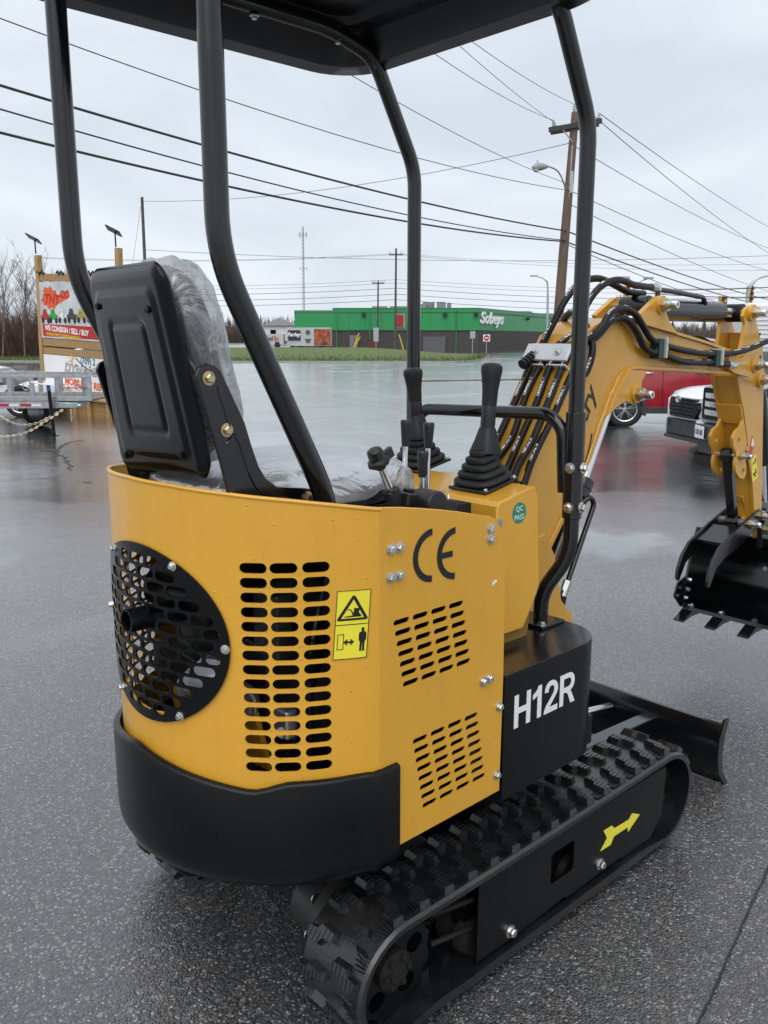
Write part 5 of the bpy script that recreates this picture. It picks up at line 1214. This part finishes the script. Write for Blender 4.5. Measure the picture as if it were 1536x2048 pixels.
for k in range(28):
    a = 6.283 * k / 28; r_ = .30 if k % 2 else .235; sp_.append((.58 + r_ * 1.15 * math.cos(a) + .05 * math.sin(5 * a), 2.40 + r_ * math.sin(a)))
sshape('burst', sp_, OR, .0625, bt)
sshape('burst_tail', [(.75, 2.40), (1.35, 2.62), (1.35, 2.42), (.8, 2.22)], OR, .0622, bt)
stext('TNT', .23, .36, 2.38, RD, bt, bold=.01, sx=.9, shear=.15); stext('CO', .17, 1.0, 2.50, RD, bt, bold=.01)
stext('AUB', .20, 2.02, 2.56, OR, bt, bold=.012, sx=.95); stext('come', .17, 2.08, 2.28, YW, bt, bold=.012, sx=.95)
for u, cl in ((.30, (.38, .02, .03)), (.62, (.04, .32, .05)), (.98, (.60, .60, .60)), (1.35, (.05, .05, .05)), (1.72, (.35, .3, .05)), (2.1, (.5, .5, .5)), (2.45, (.06, .06, .06))):
    m_ = mat('print_vehicle_%d' % int(u * 100), cl, .5, var=.5, vscale=14); z = 1.93 + .04 * u
    sshape('printed_vehicle', [(u - .12, z - .08), (u + .22, z - .08), (u + .25, z + .03), (u + .14, z + .06), (u + .10, z + .18), (u - .02, z + .18), (u - .06, z + .05), (u - .14, z + .02)], m_, .0622, bt)
    for du in (-.06, .16): sshape('printed_wheel', [(u + du + .06 * math.cos(a), z - .10 + .075 * math.sin(a)) for a in [6.283 * k / 12 for k in range(12)]], INKB, .0628, bt)
sshape('red_band', [(.20, 1.46), (2.95, 1.46), (2.95, 1.76), (.20, 1.76)], RD, .0622, bt)
stext('WE CONSIGN / SELL / BUY', .13, .30, 1.675, INKW, bt, bold=.006, sx=.78); stext('WWW.TNTCONSIGNANDSELL', .075, .34, 1.525, YW, bt, bold=.003, sx=.92)
stext('(709) 2', .16, 1.62, .92, BLU, bl_, bold=.006, sx=.85)
stext('DYNAMI', .20, .97, .735, INKB, bl_, bold=.012, shear=.15, sx=1.12, spacing=1.04)
text('DYNAMI', .20, sg(.975, .735, .068), se - Vector((0, 0, .045)), (0, 0, 1), INKW, bl_, bold=-.004, shear=.15, sx=1.12, spacing=1.04, align='LEFT')
stext('MOBILE RV REPAIR', .16, .95, .40, OR, bl_, bold=.01, sx=.95)
for k in range(9):
    a = .35 + k * .62; sshape('spark', [(1.30, .92), (1.30 + .30 * math.cos(a), .92 + .19 * math.sin(a)), (1.30 + .07 * math.cos(a + .3), .92 + .06 * math.sin(a + .3))], OR if k % 2 else YW, .0622, bl_)
b = B(); b.tube([sg(1.45 + .9 * t, .98 - .25 * math.sin(2.2 * t) - .05 * t, .063) for t in [i / 14 for i in range(15)]], .012, 6); b.build('fuse_line', BLKM, bl_)
for u in (.02, .8, 2.0):
    b = B(); p = sg(u + .1, 3.0, .05); b.tube([p + se * (.05 * i) + Vector((0, 0, .05 * math.sin(i * 2.1))) for i in range(7)], .022, 6); b.build('clip_lamp', BLKM, SG)

# ================================================================ utility trailer with its chains
TRL = thing('utility_trailer', 'galvanised utility trailer with red reflector strips and a black jack leg', 'trailer', G(17, -7.6))
def tq(u, z, off=0.0):   # u metres to the right along the trailer, tongue end at the right, off away from the camera
    p = W(16.5 + .03 * u + off, -9.4 + u, z); return p
def tbox(u0, u1, z0, z1, o0, o1):
    b = B(); b.add([tq(u, z, o) for z in (z0, z1) for o in (o0, o1) for u in (u0, u1)], [(0, 1, 3, 2), (4, 6, 7, 5), (0, 4, 5, 1), (2, 3, 7, 6), (0, 2, 6, 4), (1, 5, 7, 3)]); return b
for o0 in (0, 1.5):
    tbox(0, 3.79, .655, .715, o0, o0 + .05).build('top_rail', GALV, TRL, .006); tbox(0, 3.79, .215, .30, o0, o0 + .05).build('bottom_rail', GALV, TRL, .006)
    for u in (.45, 1.1, 1.6, 2.2, 2.62, 3.10, 3.62):
        tbox(u, u + .085, .30, .655, o0 + .005, o0 + .045).build('stake', GALV, TRL, .004)
tbox(3.62, 3.79, .30, .655, .005, .045).build('corner_plate', GALV, TRL, .004)
tbox(0, 3.75, .20, .235, .05, 1.5).build('deck', mat('deck_timber', (.16, .13, .10), .7, var=.3), TRL)
tbox(0, 3.15, .075, .205, -.02, .04).build('frame_rail', GALV, TRL, .006); tbox(0, 3.15, .075, .205, 1.5, 1.56).build('frame_rail', GALV, TRL, .006)
b = B(); b.add([tq(u, z, o) for z in (.075, .19) for u, o in ((2.9, -.01), (3.45, .72), (3.45, .80), (2.9, .08))], [(0, 1, 2, 3), (7, 6, 5, 4), (0, 4, 5, 1), (1, 5, 6, 2), (2, 6, 7, 3), (3, 7, 4, 0)]); b.build('tongue', GALV, TRL)
tbox(2.9, 3.35, .085, .19, -.015, .05).build('tongue_front', GALV, TRL, .006)
for u in (.3, .95, 1.62, 2.02, 2.44):
    tbox(u, u + .20, .115, .165, -.026, -.0205).build('red_reflector', mat('reflector_red', (.42, .012, .02), .25), TRL)
    tbox(u + .201, u + .39, .115, .165, -.025, -.0205).build('white_reflector', mat('reflector_white', (.68, .68, .68), .25), TRL)
b = B(); b.obox(tq(3.42, .135, -.02), (.26, .13, .10), RT); b.lathe([(.075, 0), (.08, .03), (.05, .07)], tq(3.55, .10, -.02), (0, 0, 1), 14); b.build('coupler', mat('coupler_zinc', (.30, .38, .36), .35, .8, var=.3), TRL, .012)
b = B(); b.tube([tq(3.07, -.44, -.12), tq(3.03, .52, -.12)], .034, 10); b.lathe([(.09, 0), (.09, .02)], tq(3.075, -.45, -.12), (0, 0, 1), 12); jk = b.build('jack_leg', BLKM, TRL)
b = B(); b.tube([tq(3.032, .42, -.12), tq(3.03, .49, -.12)], .039, 10); b.build('blue_band', mat('jack_blue', (.02, .06, .42), .4), jk)
b = B(); b.tube(spl([tq(3.03, .53, -.12), tq(2.9, .545, -.14), tq(2.72, .585, -.14)], 4), .014, 6); b.build('crank_handle', INKW, jk)
tbox(3.25, 3.72, .455, .475, -.02, -.012).build('red_strap', mat('strap_red', (.42, .02, .05), .5), TRL)
for u in (2.55, 3.3, 3.55):
    b = B(); b.tube([tq(u + .06 * math.cos(a), .48 + .06 * math.sin(a), .02) for a in [6.283 * k / 14 for k in range(14)]], .009, 5, closed=True); b.build('tie_ring', GALV, TRL)
for u, o in ((1.55, 1.7), (1.55, -.0)):
    if o > 1: b = B(); wheel(b, tq(2.05, -.13, 1.75), VF, .31, .2, 24); b.build('wheel', TYRE, TRL); b = B(); b.lathe([(.17, 0), (.15, .02), (.05, .04)], tq(2.05, -.13, 1.64), -VF, 16); b.build('rim', GALV, TRL)
CHAIN = mat('chain_zinc', (.55, .50, .38), .35, .9, var=.15)
def chain(pts, label):
    L = spl(pts, 12); b = B(); acc = 0; last = L[0]; k = 0
    pitch = .055
    for p in L[1:]:
        while (p - last).length >= pitch:
            d_ = (p - last).normalized(); q = last + d_ * pitch; mid = (last + q) / 2
            sd_ = d_.cross(VF).normalized() if k % 2 == 0 else d_.cross(d_.cross(VF)).normalized()
            if sd_.length < .1: sd_ = Vector((0, 0, 1))
            b.tube([mid + d_ * .036 * math.cos(a) + sd_ * .017 * math.sin(a) for a in [6.283 * i / 8 for i in range(8)]], .0085, 5, closed=True); last = q; k += 1
    return tag(b.build('safety_chain', CHAIN), label, 'chain', 'trailer safety chains')
chain([tq(1.92, .07, -.06), tq(2.15, -.12, -.1), tq(2.45, -.23, -.12), tq(2.75, -.20, -.12), tq(3.0, -.08, -.1), tq(3.25, .05, -.06)], 'zinc safety chain slung in a short loop under the trailer tongue')
chain([tq(1.0, -.42, -.5), tq(1.7, -.42, -.5), tq(2.35, -.41, -.5), tq(2.7, -.32, -.3), tq(2.95, -.16, -.2), tq(3.2, .0, -.1)], 'zinc safety chain trailing long across the asphalt')
chain([tq(3.40, .05, -.06), tq(3.40, -.10, -.06), tq(3.40, -.22, -.06)], 'short chain end hanging straight down from the coupler')

# ================================================================ vehicles
GLASS = mat('car_glass', (.012, .014, .016), .06, var=.05); CLAD = mat('grey_cladding', (.035, .036, .038), .5, var=.1, bump=.05)
CHROME = mat('car_chrome', (.60, .61, .62), .12, 1.0, var=.05); LENS = mat('headlamp_lens', (.55, .57, .60), .08, .3, var=.2)
def place(front, head, L):
    """matrix for a car: front centre on the ground at front, nose towards head"""
    h = Vector(head).normalized(); l = Vector((0, 0, 1)).cross(h); m = Matrix.Identity(4); o = Vector(front) - h * (L / 2)
    for i in range(3): m[i][0], m[i][1], m[i][2], m[i][3] = h[i], l[i], (0, 0, 1)[i], o[i]
    return m
class LB(B):
    wrap = None
    def fin(s, M, name, m, parent, bevel=0, angle=38, sub=0):
        if LB.wrap:
            x0_, k_, w_ = LB.wrap; s.v = [(x - (k_ * (abs(y) / w_) ** 2.2 if x > x0_ else 0), y, z) for x, y, z in s.v]
        s.v = [tuple(M @ Vector(p)) for p in s.v]; return s.build(name, m, parent, bevel, angle=angle, sub=sub)
def car(name, label, cat, M, paint, L=4.6, Wd=1.85, H=1.68, hood=1.02, kind='suv', group=None, wheel_r=.36):
    o = thing(name, label, cat, M.translation, group); h = L / 2; w = Wd / 2
    st = [(-h, .86, .42, .70, hood * 1.02), (-h + .06, .92, .36, .60, hood * 1.06), (-h + .5, .99, .30, .55, hood * 1.07), (-.6, 1.0, .28, .5, hood * 1.04), (.9, 1.0, .28, .5, hood * 1.02), (h - 1.1, .99, .28, .5, hood), (h - .45, .95, .28, .52, hood * .965), (h - .15, .86, .30, .58, hood * .90), (h - .02, .70, .36, .62, hood * .80)]
    b = LB(); rings = []
    for x, k, z0, zm, z1 in st:
        ww = w * k; half = [(ww * .90, z0), (ww * .985, z0 + .10), (ww, zm + .08), (ww * .99, (zm + z1) / 2 + .1), (ww * .955, z1 - .07), (ww * .86, z1 - .005), (ww * .45, z1 + .03)]
        rings.append([(x, y, z) for y, z in half] + [(x, -y, z) for y, z in reversed(half)])
    b.loft(rings); b.fin(M, 'body', paint, o, angle=28)
    b = LB(); cr_ = []
    q0 = -h if kind == 'suv' else -1.15
    for x, zt, kb, kt in ((q0 + .22, hood + .08, .90, .84), (q0 + .55, H - .12, .93, .70), (q0 + 1.0, H, .94, .68), (.2, H + .01, .94, .68), (.75, H - .10, .93, .70), (1.25, hood + .06, .90, .82)):
        cr_.append([(x, w * kb, hood - .02), (x, w * kt, zt), (x, w * kt * .6, zt + .03), (x, -w * kt * .6, zt + .03), (x, -w * kt, zt), (x, -w * kb, hood - .02)])
    b.loft(cr_); b.fin(M, 'cabin_glass', GLASS, o, angle=28)
    b = LB(); b.loft([[(x, w * k, z - .03), (x, w * k * .6, z + .035), (x, -w * k * .6, z + .035), (x, -w * k, z - .03), (x, -w * k, z - .06), (x, w * k, z - .06)] for x, k, z in ((q0 + .5, .70, H - .10), (q0 + 1.0, .69, H + .02), (.2, .69, H + .03), (.7, .71, H - .06))]); b.fin(M, 'roof', paint, o, angle=40)
    b = LB()
    for x0, x1 in ((-.55, -.45), (.60, .72)):
        for s in (1, -1): b.add([(x0, s * w * .945, hood), (x1, s * w * .945, hood), (x1 - .12, s * w * .705, H - .04), (x0 - .02, s * w * .705, H - .02)], [(0, 1, 2, 3)])
    b.fin(M, 'pillar', paint, o)
    for s in (1, -1):
        b = LB(); b.prism([(-h + .15, .28), (-h + .15, .42), (h - .2, .42), (h - .2, .28)], 1, s * w * .93, s * w * 1.005); b.fin(M, 'sill', CLAD, o, .01)
        for xw in (-h + .92, h - .93):
            b = LB(); b.prism([(xw + (wheel_r + .085) * math.cos(a), wheel_r + (wheel_r + .085) * math.sin(a)) for a in [R(-18 + 216 * i / 24) for i in range(25)]] + [(xw + (wheel_r + .01) * math.cos(a), wheel_r + (wheel_r + .01) * math.sin(a)) for a in [R(198 - 216 * i / 24) for i in range(25)]], 1, s * w * .90, s * w * 1.015); b.fin(M, 'wheel_arch', CLAD, o)
            b = LB(); b.lathe([(wheel_r + .012, 0), (wheel_r + .012, .02)], (xw, s * w * .99, wheel_r), (0, -s, 0), 28); b.fin(M, 'wheel_well', DARK, o)
            b = LB(); wheel(b, (xw, s * (w - .10), wheel_r), (0, s, 0), wheel_r, .225, 32, .70); wo = b.fin(M, 'wheel', TYRE, o, angle=30)
            b = LB(); yy = s * (w + .006); rr_ = wheel_r * .72
            b.lathe([(rr_, 0), (rr_ * .97, .012), (rr_ * .90, .0), (rr_ * .88, -.05)], (xw, yy - s * .005, wheel_r), (0, s, 0), 36, cap=False)
            for k in range(5):
                a = R(72 * k + 20)
                for da in (-.16, .16):
                    d1 = Vector((math.cos(a + da * .4), 0, math.sin(a + da * .4))); d2 = Vector((math.cos(a + da), 0, math.sin(a + da))); c = Vector((xw, yy - s * .012, wheel_r))
                    b.tube([c + d1 * rr_ * .16, c + d2 * rr_ * .94], [.022, .017], 6)
            b.lathe([(.05, 0), (.045, .015), (.02, .02)], (xw, yy - s * .012, wheel_r), (0, s, 0), 16); b.fin(M, 'rim', mat('alloy_rim', (.55, .56, .58), .25, .9), wo)
            b = LB(); b.lathe([(rr_ * .9, 0), (rr_ * .9, .01)], (xw, yy - s * .07, wheel_r), (0, s, 0), 24); b.fin(M, 'brake_disc', mat('brake_dark', (.05, .05, .055), .5, .4), wo)
        for xh in (-.95, .12):
            b = LB(); b.tube(spl([(xh - .09, s * w * 1.0, hood - .08), (xh, s * w * 1.03, hood - .075), (xh + .10, s * w * 1.0, hood - .08)], 4), .017, 8); b.fin(M, 'door_handle', CHROME, o)
        b = LB()
        for xs in (-.62, .38, -1.25):
            b.tube([(xs, s * w * 1.003, .42), (xs - .02, s * w * 1.006, .75), (xs - .02, s * w * .97, hood - .02)], .006, 5)
        b.fin(M, 'door_gap', DARK, o)
        b = LB(); b.obox((.85, s * (w + .06), hood + .10), (.14, .20, .14), (1, 0, 0)); b.fin(M, 'mirror', paint, o, .03)
    b = LB(); b.obox((-h + .02, 0, hood - .1), (.05, Wd * .86, .18), (1, 0, 0)); b.fin(M, 'tail_lamp', mat('tail_red', (.3, .01, .01), .15), o, .02)
    return o
RED = mat('red_car_paint', (.30, .012, .022), .22, var=.06, coat=.8); WCAR = mat('white_car_paint', (.74, .75, .76), .25, var=.03, coat=.6); GREY = mat('grey_truck_paint', (.30, .31, .32), .3, .5, var=.06, coat=.6)
hd = RT * math.cos(R(8)) - VF * math.sin(R(8))
rw = G(18.3, 5.22)
M = place(rw + hd * (4.6 - .92) + Vector((0, 0, 0)) + VF * .85, hd, 4.6)
car('red_suv', 'dark red SUV parked behind the boom with its rear wheel showing', 'car', M, RED, H=1.80, hood=1.20)

hd = -RT * math.cos(R(9)) - VF * math.sin(R(9))
M = place(G(14.2, 4.96), hd, 4.6)
o = car('white_suv', 'white SUV with black mesh grille facing left behind the arm', 'car', M, WCAR, hood=1.06)
X = 2.385; LB.wrap = (1.9, .30, .9)
b = LB(); b.loft([[(X - .20, y, z) for y, z in rrect(-.88, .88, .24, .60, .08)], [(X - .02, y, z) for y, z in rrect(-.76, .76, .24, .56, .06)], [(X + .05, y, z) for y, z in rrect(-.60, .60, .26, .50, .05)]]); b.fin(M, 'lower_bumper', CLAD, o, .02)
b = LB(); b.loft([[(X - .12, y, z) for y, z in rrect(-.84, .84, .18, .255, .03)], [(X + .085, y, z) for y, z in rrect(-.56, .56, .19, .245, .02)]]); b.fin(M, 'skid_lip', CLAD, o, .01)
b = LB(); gp = [(-.42, .56), (.42, .56), (.52, .72), (.42, .88), (-.42, .88), (-.52, .72)]; b.loft([[(X - .14, y, z) for y, z in gp], [(X + .035, y * .96, z) for y, z in gp]]); go = b.fin(M, 'grille', BLKG, o, .01)
for k in range(5):
    b = LB()
    for j in range(9): b.obox((X + .042, -.40 + .10 * j + (.05 if k % 2 else 0), .60 + .058 * k), (.012, .075, .012), (1, 0, 0))
    b.fin(M, 'grille_bar', PLAS, go)
b = LB(); b.tube([(X + .055, .075 * math.cos(a), .86 + .052 * math.sin(a)) for a in [6.283 * i / 24 for i in range(24)]], .011, 6, closed=True); b.tube([(X + .058, .032 * math.cos(a), .866 + .045 * math.sin(a)) for a in [6.283 * i / 20 for i in range(20)]], .008, 6, closed=True); b.tube([(X + .058, .055 * math.cos(a), .886 + .018 * math.sin(a)) for a in [6.283 * i / 20 for i in range(20)]], .008, 6, closed=True); b.fin(M, 'emblem', CHROME, o)
b = LB(); b.loft([[(X - .15, y, z) for y, z in ((-.58, .56), (.58, .56), (.66, .90), (-.66, .90))], [(X + .01, y, z) for y, z in ((-.53, .58), (.53, .58), (.58, .895), (-.58, .895))]]); b.fin(M, 'front_fascia', WCAR, o, .03)
for s in (1, -1):
    b = LB(); b.loft([[(X + .02, s * .47, .83), (X + .02, s * .47, .885), (X - .06, s * .5, .885), (X - .06, s * .5, .83)], [(X - .42, s * .86, .84), (X - .42, s * .86, .93), (X - .42, s * .93, .93), (X - .42, s * .93, .84)]]); b.fin(M, 'headlamp', LENS, o, .008)
    b = LB(); b.loft([[(X + .02, s * .46, .40), (X + .02, s * .46, .50), (X + .0, s * .5, .5), (X + .0, s * .5, .4)], [(X - .16, s * .80, .44), (X - .16, s * .80, .54), (X - .2, s * .82, .54), (X - .2, s * .82, .44)]]); b.fin(M, 'fog_lamp_bezel', BLKG, o)

LB.wrap = None
hd = -RT * math.cos(R(8)) - VF * math.sin(R(8))
M = place(G(11.1, 4.42), hd, 5.6)
o = car('grey_pickup', 'silver grey pickup truck with a chrome bumper and licence plate behind the arm', 'truck', M, GREY, L=5.6, Wd=2.0, H=1.92, hood=1.30, wheel_r=.40, kind='pickup')
b = LB(); b.loft([[(x, y, z) for y, z in rrect(-.80, .80, 1.28, 1.46, .02, 2)] for x in (-2.72, -1.05)]); b.fin(M, 'bed_cover', CLAD, o, .02)
X = 2.86; LB.wrap = (2.4, .16, .95)
b = LB(); b.loft([[(X - .30, y, z) for y, z in rrect(-.98, .98, .50, .74, .05)], [(X - .06, y, z) for y, z in rrect(-.93, .93, .48, .74, .05)], [(X + .08, y, z) for y, z in rrect(-.72, .72, .48, .72, .05)], [(X + .10, y, z) for y, z in rrect(-.60, .60, .50, .70, .05)]]); b.fin(M, 'chrome_bumper', CHROME, o, .015)
b = LB(); b.loft([[(X - .2, y, z) for y, z in rrect(-.90, .90, .28, .485, .05)], [(X + .05, y, z) for y, z in rrect(-.66, .66, .30, .485, .05)]]); b.fin(M, 'air_dam', CLAD, o, .02)
b = LB(); b.obox((X + .06, -.34, .605), (.10, .60, .20), (1, 0, 0)); b.fin(M, 'plate_recess', CLAD, o, .02)
b = LB(); b.obox((X + .122, -.40, .60), (.012, .31, .16), (1, 0, 0)); pl_ = b.fin(M, 'licence_plate', INKW, o, .004)
me = text_mesh('CXD 285', .062, bold=.002, sx=.74); me.transform(frame((X + .1295, -.40, .598), (0, 1, 0), (0, 0, 1)))
for v in me.vertices: v.co.x -= .16 * (abs(v.co.y) / .95) ** 2.2
me.transform(M); link('plate_number', me, mat('plate_blue', (.02, .04, .16), .5), pl_)
b = LB(); b.loft([[(X - .22, y, z) for y, z in rrect(-.80, .80, .74, 1.22, .06)], [(X + .03, y, z) for y, z in rrect(-.60, .60, .76, 1.18, .06)]]); go = b.fin(M, 'grille', BLKG, o, .01)
for z in (.86, .97, 1.08):
    b = LB(); b.loft([[(X - .02, -.70, z - .035), (X - .02, -.70, z + .035), (X - .1, -.72, z + .035), (X - .1, -.72, z - .035)], [(X + .055, 0 - .4, z - .035), (X + .055, -.4, z + .035), (X, -.4, z + .035), (X, -.4, z - .035)], [(X + .055, .4, z - .035), (X + .055, .4, z + .035), (X, .4, z + .035), (X, .4, z - .035)], [(X - .02, .70, z - .035), (X - .02, .70, z + .035), (X - .1, .72, z + .035), (X - .1, .72, z - .035)]]); b.fin(M, 'chrome_bar', CHROME, go, .006)
b = LB(); b.loft([[(X + .055, .115 * math.cos(a), .985 + .048 * math.sin(a)) for a in [6.283 * i / 24 for i in range(24)]], [(X + .075, .105 * math.cos(a), .985 + .042 * math.sin(a)) for a in [6.283 * i / 24 for i in range(24)]]]); b.fin(M, 'emblem', mat('emblem_blue', (.10, .13, .22), .2, .6), o)
for s in (1, -1):
    b = LB(); b.loft([[(X - .08, s * .66, .80), (X - .08, s * .66, 1.16), (X - .12, s * .7, 1.16), (X - .12, s * .7, .80)], [(X - .34, s * .965, .84), (X - .34, s * .965, 1.14), (X - .42, s * .97, 1.14), (X - .42, s * .97, .84)]]); b.fin(M, 'headlamp', LENS, o, .01)

LB.wrap = None
hd = RT * math.cos(R(4)) + VF * .1
M = place(G(26.5, -5.3), hd, 4.5); car('white_sedan', 'white car half hidden behind the timber sign board', 'car', M, WCAR, L=4.5, H=1.55, hood=.98, wheel_r=.33)
M = place(G(21.5, -7.8), hd, 4.4); car('white_sedan', 'white car parked behind the galvanised trailer', 'car', M, WCAR, L=4.4, H=1.15, hood=.78, wheel_r=.33)

# white camper at the right edge
cp_ = thing('camper_trailer', 'white ribbed camper trailer at the right edge behind the arm', 'trailer', G(27, 13.2))
b = B(); b.obox(W(27.2, 13.35, 1.35), (5.2, 2.2, 2.15), RT); b.build('body', WHITE, cp_, .12)
for k in range(14):
    b = B(); b.obox(W(26.08, 13.35, .5 + .13 * k), (5.0, .03, .045), RT); b.build('rib', WHITE, cp_, .01)
b = B(); b.obox(W(26.06, 12.6, 1.6), (.9, .04, .6), RT); b.build('window', GLASS, cp_)
for rr in (12.6, 13.6):
    b = B(); wheel(b, W(26.3, rr, zg(*W(26.3, rr, 0).xy) + .33), VF, .33, .2); b.build('wheel', TYRE, cp_)

# ================================================================ trees and brush
BIRCH = mat('birch_bark', (.17, .145, .125), .8, var=.5, vscale=3); BARK = mat('grey_bark', (.13, .105, .088), .85, var=.35); TWIG = mat('bare_twigs', (.11, .082, .068), .85, var=.3); TWIGR = mat('red_brush', (.085, .045, .035), .85, var=.4)
def tree_parts(h, seed, spread=.32):
    rng = random.Random(seed); tb_, cb_ = B(), B()
    def grow(p, d, L, r, lvl):
        pts = [p]; q = p.copy(); dd = d.copy()
        for i in range(3):
            dd = (dd + Vector((rng.uniform(-.12, .12), rng.uniform(-.12, .12), rng.uniform(-.02, .10)))).normalized(); q = q + dd * L / 3; pts.append(q.copy())
        (tb_ if lvl == 0 else cb_).tube(pts, [r, r * .85, r * .65, r * .4], 6 if lvl == 0 else 4 if lvl == 1 else 3, cap=False)
        if lvl >= 3: return
        n = (15, 7, 5)[lvl]
        for k in range(n):
            t = rng.uniform(.28 if lvl == 0 else .2, 1.0); i = min(2, int(t * 3)); b0 = pts[i].lerp(pts[i + 1], t * 3 - i)
            a = rng.uniform(0, 6.283); sd_ = Vector((math.cos(a), math.sin(a), 0)); nd = (dd * .75 + sd_ * rng.uniform(.45, .9) + Vector((0, 0, .35))).normalized()
            grow(b0, nd, L * rng.uniform(.28, .46) * (1.15 - .4 * t), r * (.34 if lvl == 0 else .5), lvl + 1)
    grow(Vector((0, 0, 0)), Vector((rng.uniform(-.06, .06), rng.uniform(-.06, .06), 1)), h, h * .0085, 0)
    return tb_.mesh('trunk'), cb_.mesh('crown')
KT = [tree_parts(8.0, s) for s in (11, 12, 13, 14)]
lab = ['pale birch at the far left edge of the verge', 'leaning bare tree second from the left edge', 'slim bare birch left of the sign post', 'bare birch directly beside the sign post', 'tall bare tree behind the left trees', 'thin bare sapling among the left trees', 'bare tree behind the timber sign', 'bare tree just right of the sign top', 'bare tree between the sign and the seat back', 'short bare tree at the back of the left trees', 'bare tree with a wide crown at the left edge', 'bare young birch behind the brush', 'grey bare tree at the back, second row left', 'grey bare tree at the back, middle of the second row', 'small bare tree just left of the sign post', 'bare tree with thin twigs near the left edge']
for k, (d, r, s) in enumerate(((74, -32.3, 1.0), (76, -31.2, .95), (78, -30.4, 1.02), (75, -28.9, .86), (84, -34.5, 1.12), (73, -30.0, .7), (80, -27.6, .8), (85, -27.5, .8), (88, -26.0, .72), (90, -33.0, .95), (79, -34.3, 1.05), (72, -33.4, .8), (82, -31.6, .9), (86, -30.0, .95), (81, -29.2, .75), (77, -33.0, .85))):
    tm, cm = KT[k % 4]; g = G(d, r, -.1); o = thing('bare_tree', lab[k], 'tree', g, 'bare trees beyond the verge on the left')
    Mx = Matrix.Translation(g) @ Matrix.Rotation(k * 1.7, 4, 'Z') @ Matrix.Scale(s * .88, 4)
    a = link('trunk', tm, None, o, world=Mx); c = link('crown', cm, None, o, world=Mx)
    for m_, mm in ((tm, BIRCH), (cm, TWIG)):
        if not m_.materials: m_.materials.append(mm)
bb = B(); rng = random.Random(5)
for i in range(4200):
    d = rng.uniform(74, 92); r = rng.uniform(-48, -22); p = G(d, r, .05); h = rng.uniform(1.0, 4.0) * (1.2 - .3 * rng.random()); a = rng.uniform(0, 6.28); tl = Vector((math.cos(a), math.sin(a), 0)) * rng.uniform(.05, .55)
    q = p + tl * h * .5 + Vector((0, 0, h)); bb.tube([p, (p + q) / 2 + tl * .1, q], [.028, .02, .008], 3, cap=False)
    for j in range(3):
        s0 = p.lerp(q, rng.uniform(.3, .9)); a = rng.uniform(0, 6.28); bb.tube([s0, s0 + Vector((math.cos(a) * .3, math.sin(a) * .3, .35)) * h * .5], [.014, .005], 3, cap=False)
tag(bb.build('brush', TWIGR), 'reddish brown bare brush beyond the verge', 'brush', kind='stuff')
# far woods: mixed spruce and bare crowns that read as one mass
SPR = mat('far_spruce', (.055, .055, .046), .9, var=.5, vscale=.2)
wb = B(); rng = random.Random(9)
def spruce(b, p, h, w):
    n = 5
    for i in range(n):
        z = h * (.12 + .80 * i / n); r_ = w * (1 - i / n) * rng.uniform(.75, 1.15); k = 7; vs = [p + Vector((r_ * rng.uniform(.6, 1.15) * math.cos(6.283 * j / k), r_ * rng.uniform(.6, 1.15) * math.sin(6.283 * j / k), z + rng.uniform(-.3, .1))) for j in range(k)]
        b.add(vs + [p + Vector((0, 0, z + h * .30))], [(j, (j + 1) % k, k) for j in range(k)])
for i in range(620):
    d = rng.uniform(235, 330); r = rng.uniform(-190, -20) if i % 5 else rng.uniform(70, 150)
    if r > 0: d += 60
    spruce(wb, W(d, r, -.5), rng.uniform(5.0, 9.2) + 1.6 * noise.noise((r * .06, d * .03, 0)), rng.uniform(1.1, 2.0))
tag(wb.build('far_wood', SPR), 'far dark mixed wood along the skyline', 'wood', kind='stuff')
wb = B()
def scrub(b, p, h, n=16):
    for i in range(n):
        a = rng.uniform(0, 6.28); e = rng.uniform(.2, 1.0); q = p + Vector((math.cos(a) * (1 - e) * h * .6, math.sin(a) * (1 - e) * h * .6, h * rng.uniform(.55, 1.0)))
        m_ = p.lerp(q, .5) + Vector((rng.uniform(-.2, .2), rng.uniform(-.2, .2), .1)); b.tube([p, m_, q], [.05, .035, .012], 3, cap=False)
        for j in range(4):
            s0 = m_.lerp(q, rng.random()); a2 = rng.uniform(0, 6.28); b.tube([s0, s0 + Vector((math.cos(a2) * .5, math.sin(a2) * .5, rng.uniform(.2, .7)))], [.022, .007], 3, cap=False)
for i in range(240):
    d = rng.uniform(112, 150); r = d * rng.uniform(.30, .44); scrub(wb, W(d, r, -.45), rng.uniform(2.0, 4.2))
for i in range(170):
    d = rng.uniform(228, 240); r = -d * rng.uniform(.08, .2); scrub(wb, W(d, r, 0), rng.uniform(3.5, 7.5), 12)
tag(wb.build('far_scrub', TWIG), 'bare scrub and small trees behind the parked cars and left of the store', 'scrub', kind='stuff')
